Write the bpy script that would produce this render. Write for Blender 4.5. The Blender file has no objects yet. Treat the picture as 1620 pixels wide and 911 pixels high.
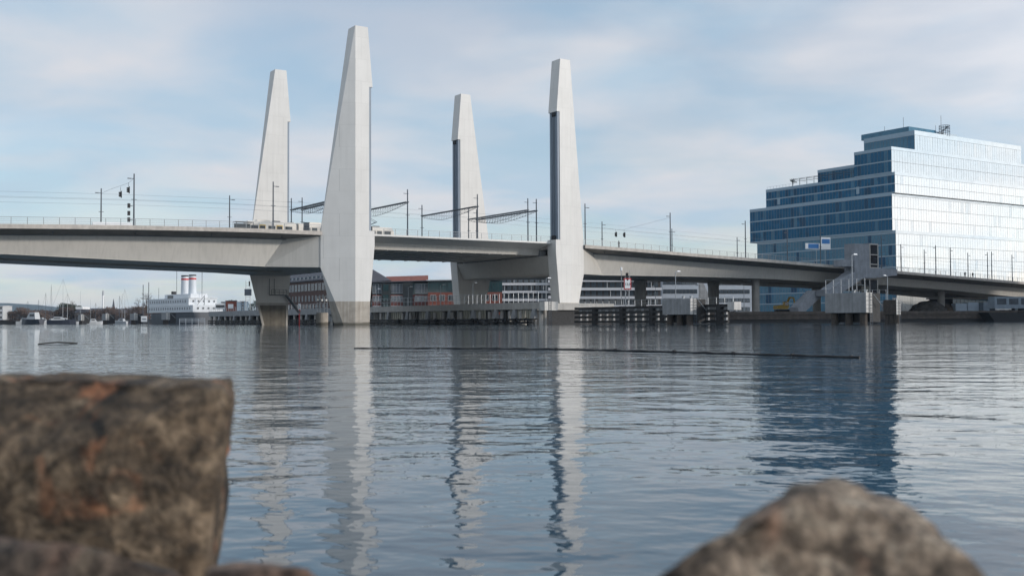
import bpy, bmesh, math, random
from mathutils import Vector, Matrix, noise
random.seed(7)
S = bpy.context.scene
COL = S.collection
R = math.radians

# ------------------------------------------------------------------ camera
FPX, CAMH, PITCH, ROLL = 1685.0, 0.7, math.atan(52/1685.0), -0.0045
cam = bpy.data.cameras.new('camera'); camo = bpy.data.objects.new('camera', cam); COL.objects.link(camo)
cam.sensor_width = 36; cam.lens = FPX/1620*36; cam.clip_start = 0.05; cam.clip_end = 30000
camo.matrix_world = Matrix.Translation((0, 0, CAMH)) @ Matrix.Rotation(R(90)+PITCH, 4, 'X') @ Matrix.Rotation(ROLL, 4, 'Z')
cam.dof.use_dof = True; cam.dof.focus_distance = 220; cam.dof.aperture_fstop = 5.0
S.camera = camo

# ------------------------------------------------------------------ sky, sun, exposure
SUN_AZ, SUN_EL = R(-14), R(15)      # azimuth measured from +X towards +Y
sdir = Vector((math.cos(SUN_AZ)*math.cos(SUN_EL), math.sin(SUN_AZ)*math.cos(SUN_EL), math.sin(SUN_EL)))
W = bpy.data.worlds.new('World'); S.world = W; W.use_nodes = True
nt = W.node_tree; nt.nodes.clear()
def N(t, **k):
    n = nt.nodes.new(t)
    for a, b in k.items(): setattr(n, a, b)
    return n
L = nt.links.new
out = N('ShaderNodeOutputWorld'); bg = N('ShaderNodeBackground'); bgc = N('ShaderNodeBackground'); mix = N('ShaderNodeMixShader')
sky = N('ShaderNodeTexSky', sky_type='NISHITA'); sky.sun_disc = False
sky.sun_elevation = SUN_EL; sky.sun_rotation = math.atan2(sdir.x, sdir.y)
sky.air_density = 1.0; sky.dust_density = 0.3; sky.ozone_density = 2.0; sky.altitude = 0
bg.inputs['Strength'].default_value = 0.15
L(sky.outputs[0], bg.inputs[0])
# clouds: a flat deck seen in perspective (direction divided by height), soft grey veil with blue gaps
geo = N('ShaderNodeTexCoord'); sep = N('ShaderNodeSeparateXYZ'); L(geo.outputs['Generated'], sep.inputs[0])
zc = N('ShaderNodeMath', operation='MAXIMUM'); L(sep.outputs[2], zc.inputs[0]); zc.inputs[1].default_value = 0.0
za = N('ShaderNodeMath', operation='ADD'); L(zc.outputs[0], za.inputs[0]); za.inputs[1].default_value = 0.13
dx = N('ShaderNodeMath', operation='DIVIDE'); L(sep.outputs[0], dx.inputs[0]); L(za.outputs[0], dx.inputs[1])
dy = N('ShaderNodeMath', operation='DIVIDE'); L(sep.outputs[1], dy.inputs[0]); L(za.outputs[0], dy.inputs[1])
cmb = N('ShaderNodeCombineXYZ'); L(dx.outputs[0], cmb.inputs[0]); L(dy.outputs[0], cmb.inputs[1]); cmb.inputs[2].default_value = 3.3
n1 = N('ShaderNodeTexNoise'); n1.inputs['Scale'].default_value = 1.15; n1.inputs['Detail'].default_value = 5; n1.inputs['Roughness'].default_value = 0.46; n1.inputs['Distortion'].default_value = 0.25
L(cmb.outputs[0], n1.inputs['Vector'])
r1 = N('ShaderNodeValToRGB'); r1.color_ramp.elements[0].position = 0.38; r1.color_ramp.elements[1].position = 0.60
r1.color_ramp.elements[0].color = (0.55,)*3+(1,); r1.color_ramp.elements[1].color = (0.97,)*3+(1,); r1.color_ramp.interpolation = 'EASE'
L(n1.outputs[0], r1.inputs[0])
n2 = N('ShaderNodeTexNoise'); n2.inputs['Scale'].default_value = 1.6; n2.inputs['Detail'].default_value = 5; n2.inputs['Roughness'].default_value = 0.5; n2.inputs['Distortion'].default_value = 0.3
mp2 = N('ShaderNodeMapping'); mp2.inputs['Location'].default_value = (9.1, 4.2, 1.0); L(cmb.outputs[0], mp2.inputs[0]); L(mp2.outputs[0], n2.inputs['Vector'])
r2 = N('ShaderNodeValToRGB'); r2.color_ramp.elements[0].position = 0.36; r2.color_ramp.elements[1].position = 0.62
r2.color_ramp.elements[0].color = (0.455, 0.575, 0.69, 1); r2.color_ramp.elements[1].color = (0.655, 0.665, 0.705, 1)
L(n2.outputs[0], r2.inputs[0])
# clouds brighten towards the sun's side of the sky
sund = N('ShaderNodeVectorMath', operation='DOT_PRODUCT'); L(geo.outputs['Generated'], sund.inputs[0]); sund.inputs[1].default_value = sdir
mr = N('ShaderNodeMapRange'); L(sund.outputs['Value'], mr.inputs[0]); mr.interpolation_type = 'SMOOTHSTEP'; mr.inputs[1].default_value = -0.05; mr.inputs[2].default_value = 1.0; mr.inputs[3].default_value = 1.0; mr.inputs[4].default_value = 1.75
L(r2.outputs[0], bgc.inputs[0]); L(mr.outputs[0], bgc.inputs[1])
hzr = N('ShaderNodeMapRange'); L(sep.outputs[2], hzr.inputs[0]); hzr.inputs[1].default_value = 0.0; hzr.inputs[2].default_value = 0.13; hzr.inputs[3].default_value = 0.92; hzr.inputs[4].default_value = 0.0
mxx = N('ShaderNodeMath', operation='MAXIMUM'); L(r1.outputs[0], mxx.inputs[0]); L(hzr.outputs[0], mxx.inputs[1])
L(mxx.outputs[0], mix.inputs[0]); L(bg.outputs[0], mix.inputs[1]); L(bgc.outputs[0], mix.inputs[2]); L(mix.outputs[0], out.inputs[0])

sl = bpy.data.lights.new('sun', 'SUN'); sl.energy = 2.3; sl.angle = R(4); sl.color = (1.0, 0.93, 0.85)
so = bpy.data.objects.new('sun', sl); COL.objects.link(so)
so.rotation_euler = (-sdir).to_track_quat('-Z', 'Y').to_euler()
S.view_settings.view_transform = 'Standard'; S.view_settings.look = 'None'; S.view_settings.gamma = 1.0
S.view_settings.exposure = 0.12; S.view_settings.use_curve_mapping = False
S.render.engine = 'CYCLES'; S.cycles.max_bounces = 6; S.cycles.glossy_bounces = 4; S.cycles.diffuse_bounces = 3

# ------------------------------------------------------------------ frames of reference
TH = math.atan2(.5498, .8353)
UX, UY = math.cos(TH), math.sin(TH)
OX, OY = -29.43, 200.0
def B(s, t, z=0.0):
    "bridge frame (along, across, up) to world"
    return Vector((OX+UX*s-UY*t, OY+UY*s+UX*t, z))
_M = camo.matrix_world.to_3x3()
def at(x, y, Y):
    "world point at distance Y in front of the camera seen at photo position x, y (used to survey the site)"
    d = _M @ Vector(((x-810)/FPX, (455.5-y)/FPX, -1))
    return Vector((0, 0, CAMH)) + d*(Y/d.y)

# ------------------------------------------------------------------ mesh helpers
class MB:
    def __init__(self): self.v = []; self.f = []; self.mi = []; self.m = 0
    def add(self, vs, fs):
        o = len(self.v); self.v += [tuple(p) for p in vs]
        for f in fs: self.f.append([i+o for i in f]); self.mi.append(self.m)
        return self
    def box(self, x0, x1, y0, y1, z0, z1):
        return self.add([(x0,y0,z0),(x1,y0,z0),(x1,y1,z0),(x0,y1,z0),(x0,y0,z1),(x1,y0,z1),(x1,y1,z1),(x0,y1,z1)],
                        [(0,3,2,1),(4,5,6,7),(0,1,5,4),(1,2,6,5),(2,3,7,6),(3,0,4,7)])
    def loft(self, secs, caps=True):
        n = len(secs[0]); vs = [p for s in secs for p in s]; fs = []
        for k in range(len(secs)-1):
            for i in range(n):
                j = (i+1) % n; fs.append((k*n+i, k*n+j, (k+1)*n+j, (k+1)*n+i))
        if caps: fs.append(tuple(range(n-1, -1, -1))); fs.append(tuple((len(secs)-1)*n+i for i in range(n)))
        return self.add(vs, fs)
    def prism(self, poly, z0, z1):
        return self.loft([[(x, y, z0) for x, y in poly], [(x, y, z1) for x, y in poly]])
    def tube(self, p0, p1, r0, r1=None, n=6):
        p0 = Vector(p0); p1 = Vector(p1); r1 = r0 if r1 is None else r1
        d = (p1-p0)
        if d.length < 1e-6: return self
        d.normalize(); a = d.orthogonal().normalized(); b = d.cross(a)
        s0 = [p0+(a*math.cos(6.28318*i/n)+b*math.sin(6.28318*i/n))*r0 for i in range(n)]
        s1 = [p1+(a*math.cos(6.28318*i/n)+b*math.sin(6.28318*i/n))*r1 for i in range(n)]
        return self.loft([s0, s1])
    def bar(self, p0, p1, w, h):
        "rectangular bar, w sideways, h upwards"
        p0 = Vector(p0); p1 = Vector(p1); d = (p1-p0).normalized()
        sx = d.cross(Vector((0,0,1)))
        if sx.length < 1e-4: sx = Vector((1,0,0))
        sx.normalize(); up = sx.cross(d)
        c = [(-w/2,-h/2),(w/2,-h/2),(w/2,h/2),(-w/2,h/2)]
        return self.loft([[p0+sx*a+up*b for a,b in c],[p1+sx*a+up*b for a,b in c]])
    def lathe(self, prof, n=16, c=(0,0)):
        return self.loft([[(c[0]+r*math.cos(6.28318*i/n), c[1]+r*math.sin(6.28318*i/n), z) for i in range(n)] for r, z in prof])
    def hull(self, pts):
        bm = bmesh.new(); vs = [bm.verts.new(p) for p in pts]
        bmesh.ops.convex_hull(bm, input=vs); bm.verts.index_update()
        live = [v for v in bm.verts if v.link_faces]; ix = {v: i for i, v in enumerate(live)}
        self.add([v.co[:] for v in live], [[ix[v] for v in f.verts] for f in bm.faces]); bm.free(); return self
    def mesh(self, name, mats, smooth=False):
        me = bpy.data.meshes.new(name); me.from_pydata(self.v, [], self.f)
        if not isinstance(mats, (list, tuple)): mats = [mats]
        for m in mats: me.materials.append(m)
        if len(mats) > 1: me.polygons.foreach_set('material_index', self.mi)
        bm = bmesh.new(); bm.from_mesh(me); bmesh.ops.recalc_face_normals(bm, faces=bm.faces); bm.to_mesh(me); bm.free()
        if smooth: me.polygons.foreach_set('use_smooth', [True]*len(me.polygons))
        me.update(); return me
    def build(self, name, mats, parent=None, smooth=False, loc=None):
        return link(name, self.mesh(name, mats, smooth), parent, loc)
def link(name, me, parent=None, loc=None, rot=None):
    o = bpy.data.objects.new(name, me); COL.objects.link(o)
    if parent is not None: o.parent = parent
    if loc is not None: o.location = loc
    if rot is not None: o.rotation_euler = rot
    return o
def tag(o, label, cat, group=None):
    o['label'] = label; o['category'] = cat
    if group: o['group'] = group
    return o
def thing(name, label, cat, loc=(0,0,0), rz=0.0, group=None):
    o = bpy.data.objects.new(name, None); COL.objects.link(o); o.empty_display_size = 0.5
    o.location = loc; o.rotation_euler = (0, 0, rz)
    return tag(o, label, cat, group)
def structure(o): o['kind'] = 'structure'; return o
def stuff(o): o['kind'] = 'stuff'; return o
def copy_tree(o, parent=None):
    c = o.copy(); COL.objects.link(c); c.parent = parent
    for ch in list(o.children): copy_tree(ch, c)
    return c
def bevel(o, w=0.03):
    m = o.modifiers.new('bevel', 'BEVEL'); m.width = w; m.segments = 1; m.limit_method = 'ANGLE'; return o
ORD = ['first','second','third','fourth','fifth','sixth','seventh','eighth','ninth','tenth','eleventh','twelfth','thirteenth']

# ------------------------------------------------------------------ materials
MATS = {}
def mat(name, col, rough=0.6, var=0.12, scale=1.0, bump=0.0, metal=0.0, spec=0.5, streak=0.0, bscale=None, stain=None, ior=1.5, seam=None, tide=False):
    if name in MATS: return MATS[name]
    m = bpy.data.materials.new(name); m.use_nodes = True; t = m.node_tree; p = t.nodes['Principled BSDF']
    p.inputs['Roughness'].default_value = rough; p.inputs['Metallic'].default_value = metal
    p.inputs['Specular IOR Level'].default_value = spec; p.inputs['IOR'].default_value = ior
    tc = t.nodes.new('ShaderNodeTexCoord')
    nz = t.nodes.new('ShaderNodeTexNoise'); nz.inputs['Scale'].default_value = scale; nz.inputs['Detail'].default_value = 6; nz.inputs['Roughness'].default_value = 0.6
    t.links.new(tc.outputs['Object'], nz.inputs['Vector'])
    rp = t.nodes.new('ShaderNodeValToRGB'); rp.color_ramp.elements[0].position = 0.3; rp.color_ramp.elements[1].position = 0.7
    rp.color_ramp.elements[0].color = tuple(c*(1-var) for c in col)+(1,); rp.color_ramp.elements[1].color = tuple(min(1, c*(1+var)) for c in col)+(1,)
    t.links.new(nz.outputs[0], rp.inputs[0]); last = rp.outputs[0]
    if streak > 0:   # vertical run-off streaks
        mp = t.nodes.new('ShaderNodeMapping'); mp.inputs['Scale'].default_value = (1.3, 1.3, 0.06); t.links.new(tc.outputs['Object'], mp.inputs[0])
        ns = t.nodes.new('ShaderNodeTexNoise'); ns.inputs['Scale'].default_value = 1.6; ns.inputs['Detail'].default_value = 5; t.links.new(mp.outputs[0], ns.inputs['Vector'])
        rs = t.nodes.new('ShaderNodeValToRGB'); rs.color_ramp.elements[0].position = 0.45; rs.color_ramp.elements[1].position = 0.75
        rs.color_ramp.elements[0].color = (0,0,0,1); rs.color_ramp.elements[1].color = (streak,)*3+(1,); t.links.new(ns.outputs[0], rs.inputs[0])
        mx = t.nodes.new('ShaderNodeMix'); mx.data_type = 'RGBA'; t.links.new(rs.outputs[0], mx.inputs[0]); t.links.new(last, mx.inputs[6])
        mx.inputs[7].default_value = tuple((stain or [c*0.45 for c in col]))+(1,); last = mx.outputs[2]
    if seam:
        sx_ = t.nodes.new('ShaderNodeSeparateXYZ'); t.links.new(tc.outputs['Object'], sx_.inputs[0])
        ad = t.nodes.new('ShaderNodeMath'); ad.operation = 'ADD'; t.links.new(sx_.outputs[0], ad.inputs[0]); t.links.new(sx_.outputs[1], ad.inputs[1])
        cx = t.nodes.new('ShaderNodeCombineXYZ'); t.links.new(ad.outputs[0], cx.inputs[0]); t.links.new(sx_.outputs[2], cx.inputs[1])
        br = t.nodes.new('ShaderNodeTexBrick'); br.offset = seam[2]; br.inputs['Scale'].default_value = 1; br.inputs['Brick Width'].default_value = seam[0]; br.inputs['Row Height'].default_value = seam[1]
        br.inputs['Mortar Size'].default_value = .022; br.inputs['Mortar Smooth'].default_value = .3
        br.inputs['Color1'].default_value = (1.015,1.015,1.015,1); br.inputs['Color2'].default_value = (.985,.985,.985,1); br.inputs['Mortar'].default_value = (.78,.78,.78,1)
        t.links.new(cx.outputs[0], br.inputs['Vector'])
        ml = t.nodes.new('ShaderNodeMix'); ml.data_type = 'RGBA'; ml.blend_type = 'MULTIPLY'; ml.inputs[0].default_value = 1; t.links.new(last, ml.inputs[6]); t.links.new(br.outputs[0], ml.inputs[7]); last = ml.outputs[2]
    if tide:    # dark weed line just above the water
        sz = t.nodes.new('ShaderNodeSeparateXYZ'); t.links.new(tc.outputs['Object'], sz.inputs[0])
        nt_ = t.nodes.new('ShaderNodeMath'); nt_.operation = 'MULTIPLY_ADD'; t.links.new(nz.outputs[0], nt_.inputs[0]); nt_.inputs[1].default_value = -.9; t.links.new(sz.outputs[2], nt_.inputs[2])
        rm = t.nodes.new('ShaderNodeMapRange'); t.links.new(nt_.outputs[0], rm.inputs[0]); rm.inputs[1].default_value = -.1; rm.inputs[2].default_value = .25; rm.inputs[3].default_value = .8; rm.inputs[4].default_value = 0
        m2 = t.nodes.new('ShaderNodeMix'); m2.data_type = 'RGBA'; t.links.new(rm.outputs[0], m2.inputs[0]); t.links.new(last, m2.inputs[6]); m2.inputs[7].default_value = (.05,.045,.03,1); last = m2.outputs[2]
    t.links.new(last, p.inputs['Base Color'])
    if bump > 0:
        nb = t.nodes.new('ShaderNodeTexNoise'); nb.inputs['Scale'].default_value = bscale or scale*6; nb.inputs['Detail'].default_value = 5
        t.links.new(tc.outputs['Object'], nb.inputs['Vector'])
        b = t.nodes.new('ShaderNodeBump'); b.inputs['Strength'].default_value = bump; b.inputs['Distance'].default_value = 0.05
        t.links.new(nb.outputs[0], b.inputs['Height']); t.links.new(b.outputs[0], p.inputs['Normal'])
    MATS[name] = m; return m

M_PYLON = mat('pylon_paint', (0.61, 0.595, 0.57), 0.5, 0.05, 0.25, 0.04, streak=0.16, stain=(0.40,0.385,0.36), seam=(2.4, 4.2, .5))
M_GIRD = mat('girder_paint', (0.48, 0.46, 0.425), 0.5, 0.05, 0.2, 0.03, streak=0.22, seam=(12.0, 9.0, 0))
M_GUIDE = mat('guide_rail_paint', (0.20, 0.245, 0.30), 0.5, 0.06, 0.6, streak=.2)
M_CONC = mat('pale_concrete', (0.42, 0.40, 0.37), 0.85, 0.14, 0.7, 0.25, streak=0.3)
M_CONCD = mat('grey_concrete', (0.27, 0.275, 0.28), 0.85, 0.2, 0.8, 0.3, streak=0.45)
M_FOOT = mat('footing_concrete', (0.40, 0.36, 0.31), 0.85, 0.22, 0.5, 0.3, streak=0.55, stain=(0.20,0.165,0.13), tide=True)
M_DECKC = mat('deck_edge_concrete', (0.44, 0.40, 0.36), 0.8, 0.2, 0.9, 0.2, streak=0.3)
M_SOFFSHADE = mat('shade_darkened_soffit', (0.21, 0.195, 0.18), 0.85, 0.2, 0.5, 0.2)  # deck concrete darkened in colour to deepen the shade under the spans
M_ASPH = mat('asphalt', (0.05, 0.05, 0.052), 0.9, 0.2, 1.0, 0.2)
M_STEEL = mat('galvanised_steel', (0.33, 0.35, 0.37), 0.45, 0.1, 2.0, metal=0.6)
M_DSTEEL = mat('dark_painted_steel', (0.055, 0.07, 0.09), 0.5, 0.15, 2.0)
M_RAIL = mat('railing_steel', (0.22, 0.235, 0.25), 0.5, 0.1, 2.0, metal=0.3)
M_BLACK = mat('black_rubber', (0.015, 0.015, 0.017), 0.7, 0.2, 2.0)
M_TIMBER = mat('tarred_timber', (0.022, 0.021, 0.021), 0.75, 0.4, 2.0, 0.3)
M_TIMBERB = mat('brown_timber', (0.055, 0.043, 0.034), 0.8, 0.4, 1.5, 0.4, streak=0.4)
M_WHITE = mat('white_paint', (0.78, 0.78, 0.78), 0.5, 0.05, 1.0)
M_CREAM = mat('cream_paint', (0.72, 0.67, 0.60), 0.35, 0.05, 1.0)
M_YEL = mat('yellow_paint', (0.62, 0.40, 0.05), 0.45, 0.15, 2.0)
M_RED = mat('red_paint', (0.50, 0.03, 0.03), 0.45, 0.1, 2.0)
M_DGLASS = mat('dark_window_glass', (0.02, 0.025, 0.03), 0.06, 0.3, 0.4, spec=0.7)

# ------------------------------------------------------------------ river
def water_material():
    m = bpy.data.materials.new('river_water'); m.use_nodes = True; t = m.node_tree; p = t.nodes['Principled BSDF']
    p.inputs['Base Color'].default_value = (0.024, 0.056, 0.082, 1); p.inputs['Roughness'].default_value = 0.02; p.inputs['IOR'].default_value = 1.36
    tc = t.nodes.new('ShaderNodeTexCoord'); prev = None
    for (sx, sy, sc, st, dist, det) in ((0.6, 1.0, 0.3, 1.0, 0.03, 2.0), (0.75, 1.0, 1.5, 1.0, 0.024, 3.0), (0.8, 1.0, 6.0, 1.0, 0.005, 2.5)):
        mp = t.nodes.new('ShaderNodeMapping'); mp.inputs['Scale'].default_value = (sx, sy, 1); mp.inputs['Rotation'].default_value = (0, 0, R(8)*sc)
        t.links.new(tc.outputs['Object'], mp.inputs[0])
        nz = t.nodes.new('ShaderNodeTexNoise'); nz.inputs['Scale'].default_value = sc; nz.inputs['Detail'].default_value = det; nz.inputs['Roughness'].default_value = 0.5; nz.inputs['Distortion'].default_value = 0.2
        t.links.new(mp.outputs[0], nz.inputs['Vector'])
        b = t.nodes.new('ShaderNodeBump'); b.inputs['Strength'].default_value = st; b.inputs['Distance'].default_value = dist
        t.links.new(nz.outputs[0], b.inputs['Height'])
        if prev: t.links.new(prev.outputs[0], b.inputs['Normal'])
        prev = b
    t.links.new(prev.outputs[0], p.inputs['Normal'])
    return m
M_WATER = water_material()
w = MB().add([(-7900,-60,0),(7900,-60,0),(7900,7900,0),(-7900,7900,0)], [(0,1,2,3)])
structure(w.build('river', M_WATER))

# ------------------------------------------------------------------ far bank
M_GROUND = mat('quay_ground', (0.10, 0.095, 0.09), 0.95, 0.3, 0.3, 0.3)
QZ = 2.7
bank = [(900,300),(230,285),(46,262),(24,318),(-5,340),(-60,392),(-96,470),(-150,560),(-230,660),(-420,690),(-1200,720),(-2600,900),(-7800,1500),(-7800,7800),(7800,7800),(7800,400)]
structure(MB().prism(bank, -2.0, QZ-0.02).build('quay_ground', M_GROUND))
# far hill
M_HILL = mat('forest_hill', (0.035, 0.05, 0.045), 0.95, 0.35, 0.004, 0)
hb = MB(); secs = []
for i in range(60):
    x = -6500 + i*150
    h = 84*math.exp(-((x+2600)/560.)**2) + 70*math.exp(-((x+3600)/900.)**2) + 14*math.exp(-((x+1850)/420.)**2) + 5*noise.noise((x*0.004, 1, 0)) + 2.5*noise.noise((x*0.02, 4, 0))
    h = max(h, 2.9)
    secs.append([(x, 4600, 0), (x, 5000, h*0.75), (x, 5500, h), (x, 6500, 0)])
hb.loft(secs); structure(hb.build('hill', M_HILL, smooth=True))

# ------------------------------------------------------------------ pylons
ZT, ZH, ZW, ZG, ZF = 56.7, 45.3, 17.9, 10.9, 4.5
TD = 3.1
def psec(z, a, r, fs, ft, aback=None):
    b = min(.5439*a, TD-0.02); ab = a if aback is None else aback
    return [(fs*-a, ft*b, z), (0, 0, z), (fs*r, 0, z), (fs*r, ft*TD, z), (fs*-ab, ft*TD, z)]
def pylon(s0, t0, fs, ft, label, panel):
    root = thing('bridge_pylon', label, 'pylon', B(s0, t0, 0), TH, 'four white pylons of the lift bridge')
    A = lambda z: 5.7*(ZT-z)/(ZT-ZW)
    MB().loft([psec(ZH, A(ZH), 3.6, fs, ft), psec(ZT, 0.02, 2.6, fs, ft)]).build('head', M_PYLON, root)
    MB().loft([psec(ZW, 5.7, 2.86, fs, ft), psec(ZH, A(ZH), 2.86, fs, ft)]).build('shaft', M_PYLON, root)
    MB().loft([psec(ZF, 3.35, 3.05, fs, ft, 4.05), psec(ZG, 5.7, 3.62, fs, ft), psec(15.2, 5.7, 4.0, fs, ft), psec(ZW, 5.7, 4.0, fs, ft)]).build('leg', M_PYLON, root)
    MB().loft([psec(-3, .9, 2.9, fs, ft, 1.9), psec(0, 1.9, 2.95, fs, ft, 2.9), psec(ZF, 3.35, 3.03, fs, ft, 4.05)]).build('footing', M_FOOT, root)
    y0, y1 = sorted((ft*0.12, ft*2.0)); x0, x1 = sorted((fs*2.86, fs*3.34))
    MB().box(x0, x1, y0, y1, ZW+.02, ZH-.02).build('guide_rail', M_GUIDE, root)
    y0, y1 = sorted((ft*2.3, ft*2.95))
    MB().box(x0, x1, y0, y1, ZW+.02, ZH-.02).build('guide_rail', M_GUIDE, root)
    y0, y1 = sorted((ft*2.0, ft*2.3)); x0, x1 = sorted((fs*2.86, fs*3.0))
    MB().box(x0, x1, y0, y1, ZW+.02, ZH-.02).build('guide_slot', M_BLACK, root)
    # cable sheave below the head
    MB().tube((fs*3.05, ft*0.7, ZH-.55), (fs*3.05, ft*1.9, ZH-.55), .55, n=14).build('sheave', M_BLACK, root)
    MB().tube((fs*3.45, ft*1.1, ZW), (fs*3.45, ft*1.1, ZH-.4), .05).tube((fs*3.45, ft*1.5, ZW), (fs*3.45, ft*1.5, ZH-.4), .05).build('lift_cable', M_DSTEEL, root)
    x0, x1 = sorted((fs*3.0, fs*3.9)); y0, y1 = sorted((ft*.8, ft*1.8))
    MB().box(x0, x1, y0, y1, ZW+.01, ZW+.9).build('bearing_block', M_BLACK, root)
    if panel:   # framed recess low on the face towards the deck
        yy = ft*TD; o = ft*0.12
        fr = MB()
        def q(sa, sb, sc, sd, z0, z1):
            fr.loft([[(fs*sa, yy-ft*.02, z0), (fs*sb, yy-ft*.02, z0), (fs*sb, yy+o, z0), (fs*sa, yy+o, z0)], [(fs*sc, yy-ft*.02, z1), (fs*sd, yy-ft*.02, z1), (fs*sd, yy+o, z1), (fs*sc, yy+o, z1)]])
        q(-2.9, -2.4, -4.0, -3.5, 0, ZF-.15); q(2.5, 2.95, 2.6, 3.05, 0, ZF-.15); q(-4.1, 3.05, -4.2, 3.05, ZF-.15, ZF+.4)
        fr.build('footing_frame', M_CONC, root)
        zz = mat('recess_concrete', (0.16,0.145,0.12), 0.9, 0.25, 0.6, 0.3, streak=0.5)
        MB().loft([[(fs*-2.4,yy-ft*.02,-.5),(fs*2.5,yy-ft*.02,-.5),(fs*2.5,yy+ft*.02,-.5),(fs*-2.4,yy+ft*.02,-.5)],[(fs*-3.5,yy-ft*.02,ZF-.15),(fs*2.6,yy-ft*.02,ZF-.15),(fs*2.6,yy+ft*.02,ZF-.15),(fs*-3.5,yy+ft*.02,ZF-.15)]]).build('footing_recess', zz, root)
    return root
SP, TP = 50.44, 44.7
pylon(0, 0, 1, 1, 'tallest white bridge pylon in the photo, standing in the water at the near edge', False)
p2 = pylon(0, TP, 1, -1, 'leftmost white bridge pylon rising behind the tram on the left span', True)
pylon(SP, 0, -1, 1, 'rightmost white bridge pylon, overhanging head to the left, near the right span', False)
pylon(SP, TP, -1, -1, 'farthest and smallest white bridge pylon behind the lift span', True)
# access platform on the far left pylon's leg
acc = MB(); 
acc.box(-1.3, 2.2, -4.5, -3.15, 6.6, 6.7)
for x in (-1.3, -.4, .5, 1.4, 2.2): acc.tube((x, -4.5, 6.6), (x, -4.5, 7.8), .035)
for z in (7.2, 7.8): acc.tube((-1.3, -4.5, z), (2.2, -4.5, z), .03)
for x in (-1.3, -.2): acc.tube((x, -3.3, 6.6), (x, -3.3, 10.2), .05)
for y in (-4.5, -3.6):
    acc.bar((2.2, y, 6.6), (5.4, y, 2.6), .06, .3); acc.tube((2.2, y, 7.8), (5.4, y, 3.7), .03)
for k in range(14): acc.box(2.2+k*.228, 2.2+k*.228+.2, -4.5, -3.6, 6.5-k*.285, 6.54-k*.285)
ao = acc.build('access_stair', M_DSTEEL); ao.location = B(0, TP, 0); ao.rotation_euler = (0,0,TH)
tag(ao, 'dark steel platform and stair hung on the leg of the leftmost pylon', 'stair')

# ------------------------------------------------------------------ spans
import bisect
def interp(x, xs, ys):
    if x <= xs[0]: return ys[0]
    if x >= xs[-1]: return ys[-1]
    i = bisect.bisect(xs, x)-1; k = (x-xs[i])/(xs[i+1]-xs[i]); return ys[i]*(1-k)+ys[i+1]*k
DS = [-112,-90,-60,-41,-30,-19,-5,46,54,69.5,89,114,140,164,192,224,260,330]
DZ = [13.9,14.9,16.3,16.95,17.2,17.4,17.45,17.45,17.15,16.75,16.15,15.45,14.6,13.7,12.8,11.7,10.4,8.0]
GS = [-112,-85,-60,-40,-17,-5.7,52,74,94,120,149,165,194,233,330]
GZ = [10.0,11.4,12.1,11.6,11.15,10.9,10.9,11.15,11.3,11.2,10.5,10.3,9.3,7.4,4.4]
def dz(s): return interp(s, DS, DZ)
def gz(s): return interp(s, GS, GZ)
def frange(a, b, st):
    n = max(1, round((b-a)/st)); return [a+(b-a)*i/n for i in range(n+1)]
def railing(root, s0, s1, t, zf, name='railing'):
    m = MB(); ss = frange(s0, s1, 2.4)
    for s in ss: m.box(s-.04, s+.04, t-.03, t+.03, zf(s), zf(s)+1.15)
    for a, b in zip(ss, ss[1:]):
        for h, rr in ((1.15, .035), (.8, .018), (.5, .018), (.2, .018)):
            m.bar((a, t, zf(a)+h), (b, t, zf(b)+h), rr*2, rr*2)
    return m.build(name, M_RAIL, root)
def approach(s0, s1, label):
    root = thing('approach_span', label, 'bridge span', B(0, 0, 0), TH)
    ss = frange(s0, s1, 6)
    MB().loft([[(s,2.6,dz(s)),(s,2.6,dz(s)-.5),(s,7,dz(s)-1.15),(s,37.7,dz(s)-1.15),(s,42.1,dz(s)-.5),(s,42.1,dz(s))] for s in ss]).build('deck', M_SOFFSHADE, root)
    for t0, t1 in ((2.42, 2.9), (41.8, 42.28)):
        MB().loft([[(s,t0,dz(s)+.18),(s,t0,dz(s)-.55),(s,t1,dz(s)-.6),(s,t1,dz(s)+.18)] for s in ss]).build('edge_beam', M_DECKC, root)
    MB().loft([[(s,4.2,dz(s)+.004),(s,40.5,dz(s)+.004),(s,40.5,dz(s)-.1),(s,4.2,dz(s)-.1)] for s in ss]).build('roadway', M_ASPH, root)
    for a, b, c, d in ((7.05, 8, 19.5, 19.5), (25.2, 25.2, 36.7, 37.65)):
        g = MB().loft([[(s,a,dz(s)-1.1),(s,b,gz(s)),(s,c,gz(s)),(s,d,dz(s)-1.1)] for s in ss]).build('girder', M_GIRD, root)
        MB().loft([[(s,b-.14,gz(s)-.002),(s,b-.14,gz(s)-.09),(s,c+.14,gz(s)-.09),(s,c+.14,gz(s)-.002)] for s in ss]).build('flange', M_GIRD, g)
    for t in (2.66, 42.04): railing(root, s0, s1, t, lambda s: dz(s)+.18)
    pm_ = MB().tube((0,0,0),(0,0,-.5),.07).mesh('drain_pipe', M_DSTEEL)
    for s in frange(s0+7, s1-7, 14): link('drain_pipe', pm_, root, (s, 4.6, dz(s)-.75))
    cab = MB()
    for a, b in zip(ss, ss[1:]): cab.bar((a,6.85,dz(a)-1.28),(b,6.85,dz(b)-1.28),.16,.14)
    cab.build('cable_tray', M_DSTEEL, root)
    return root
left = approach(-112, -5.7, 'long pale approach span running out of the photo on the left')
right = approach(SP+5.7, 300, 'long pale approach span descending to the right past the glass building')
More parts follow.
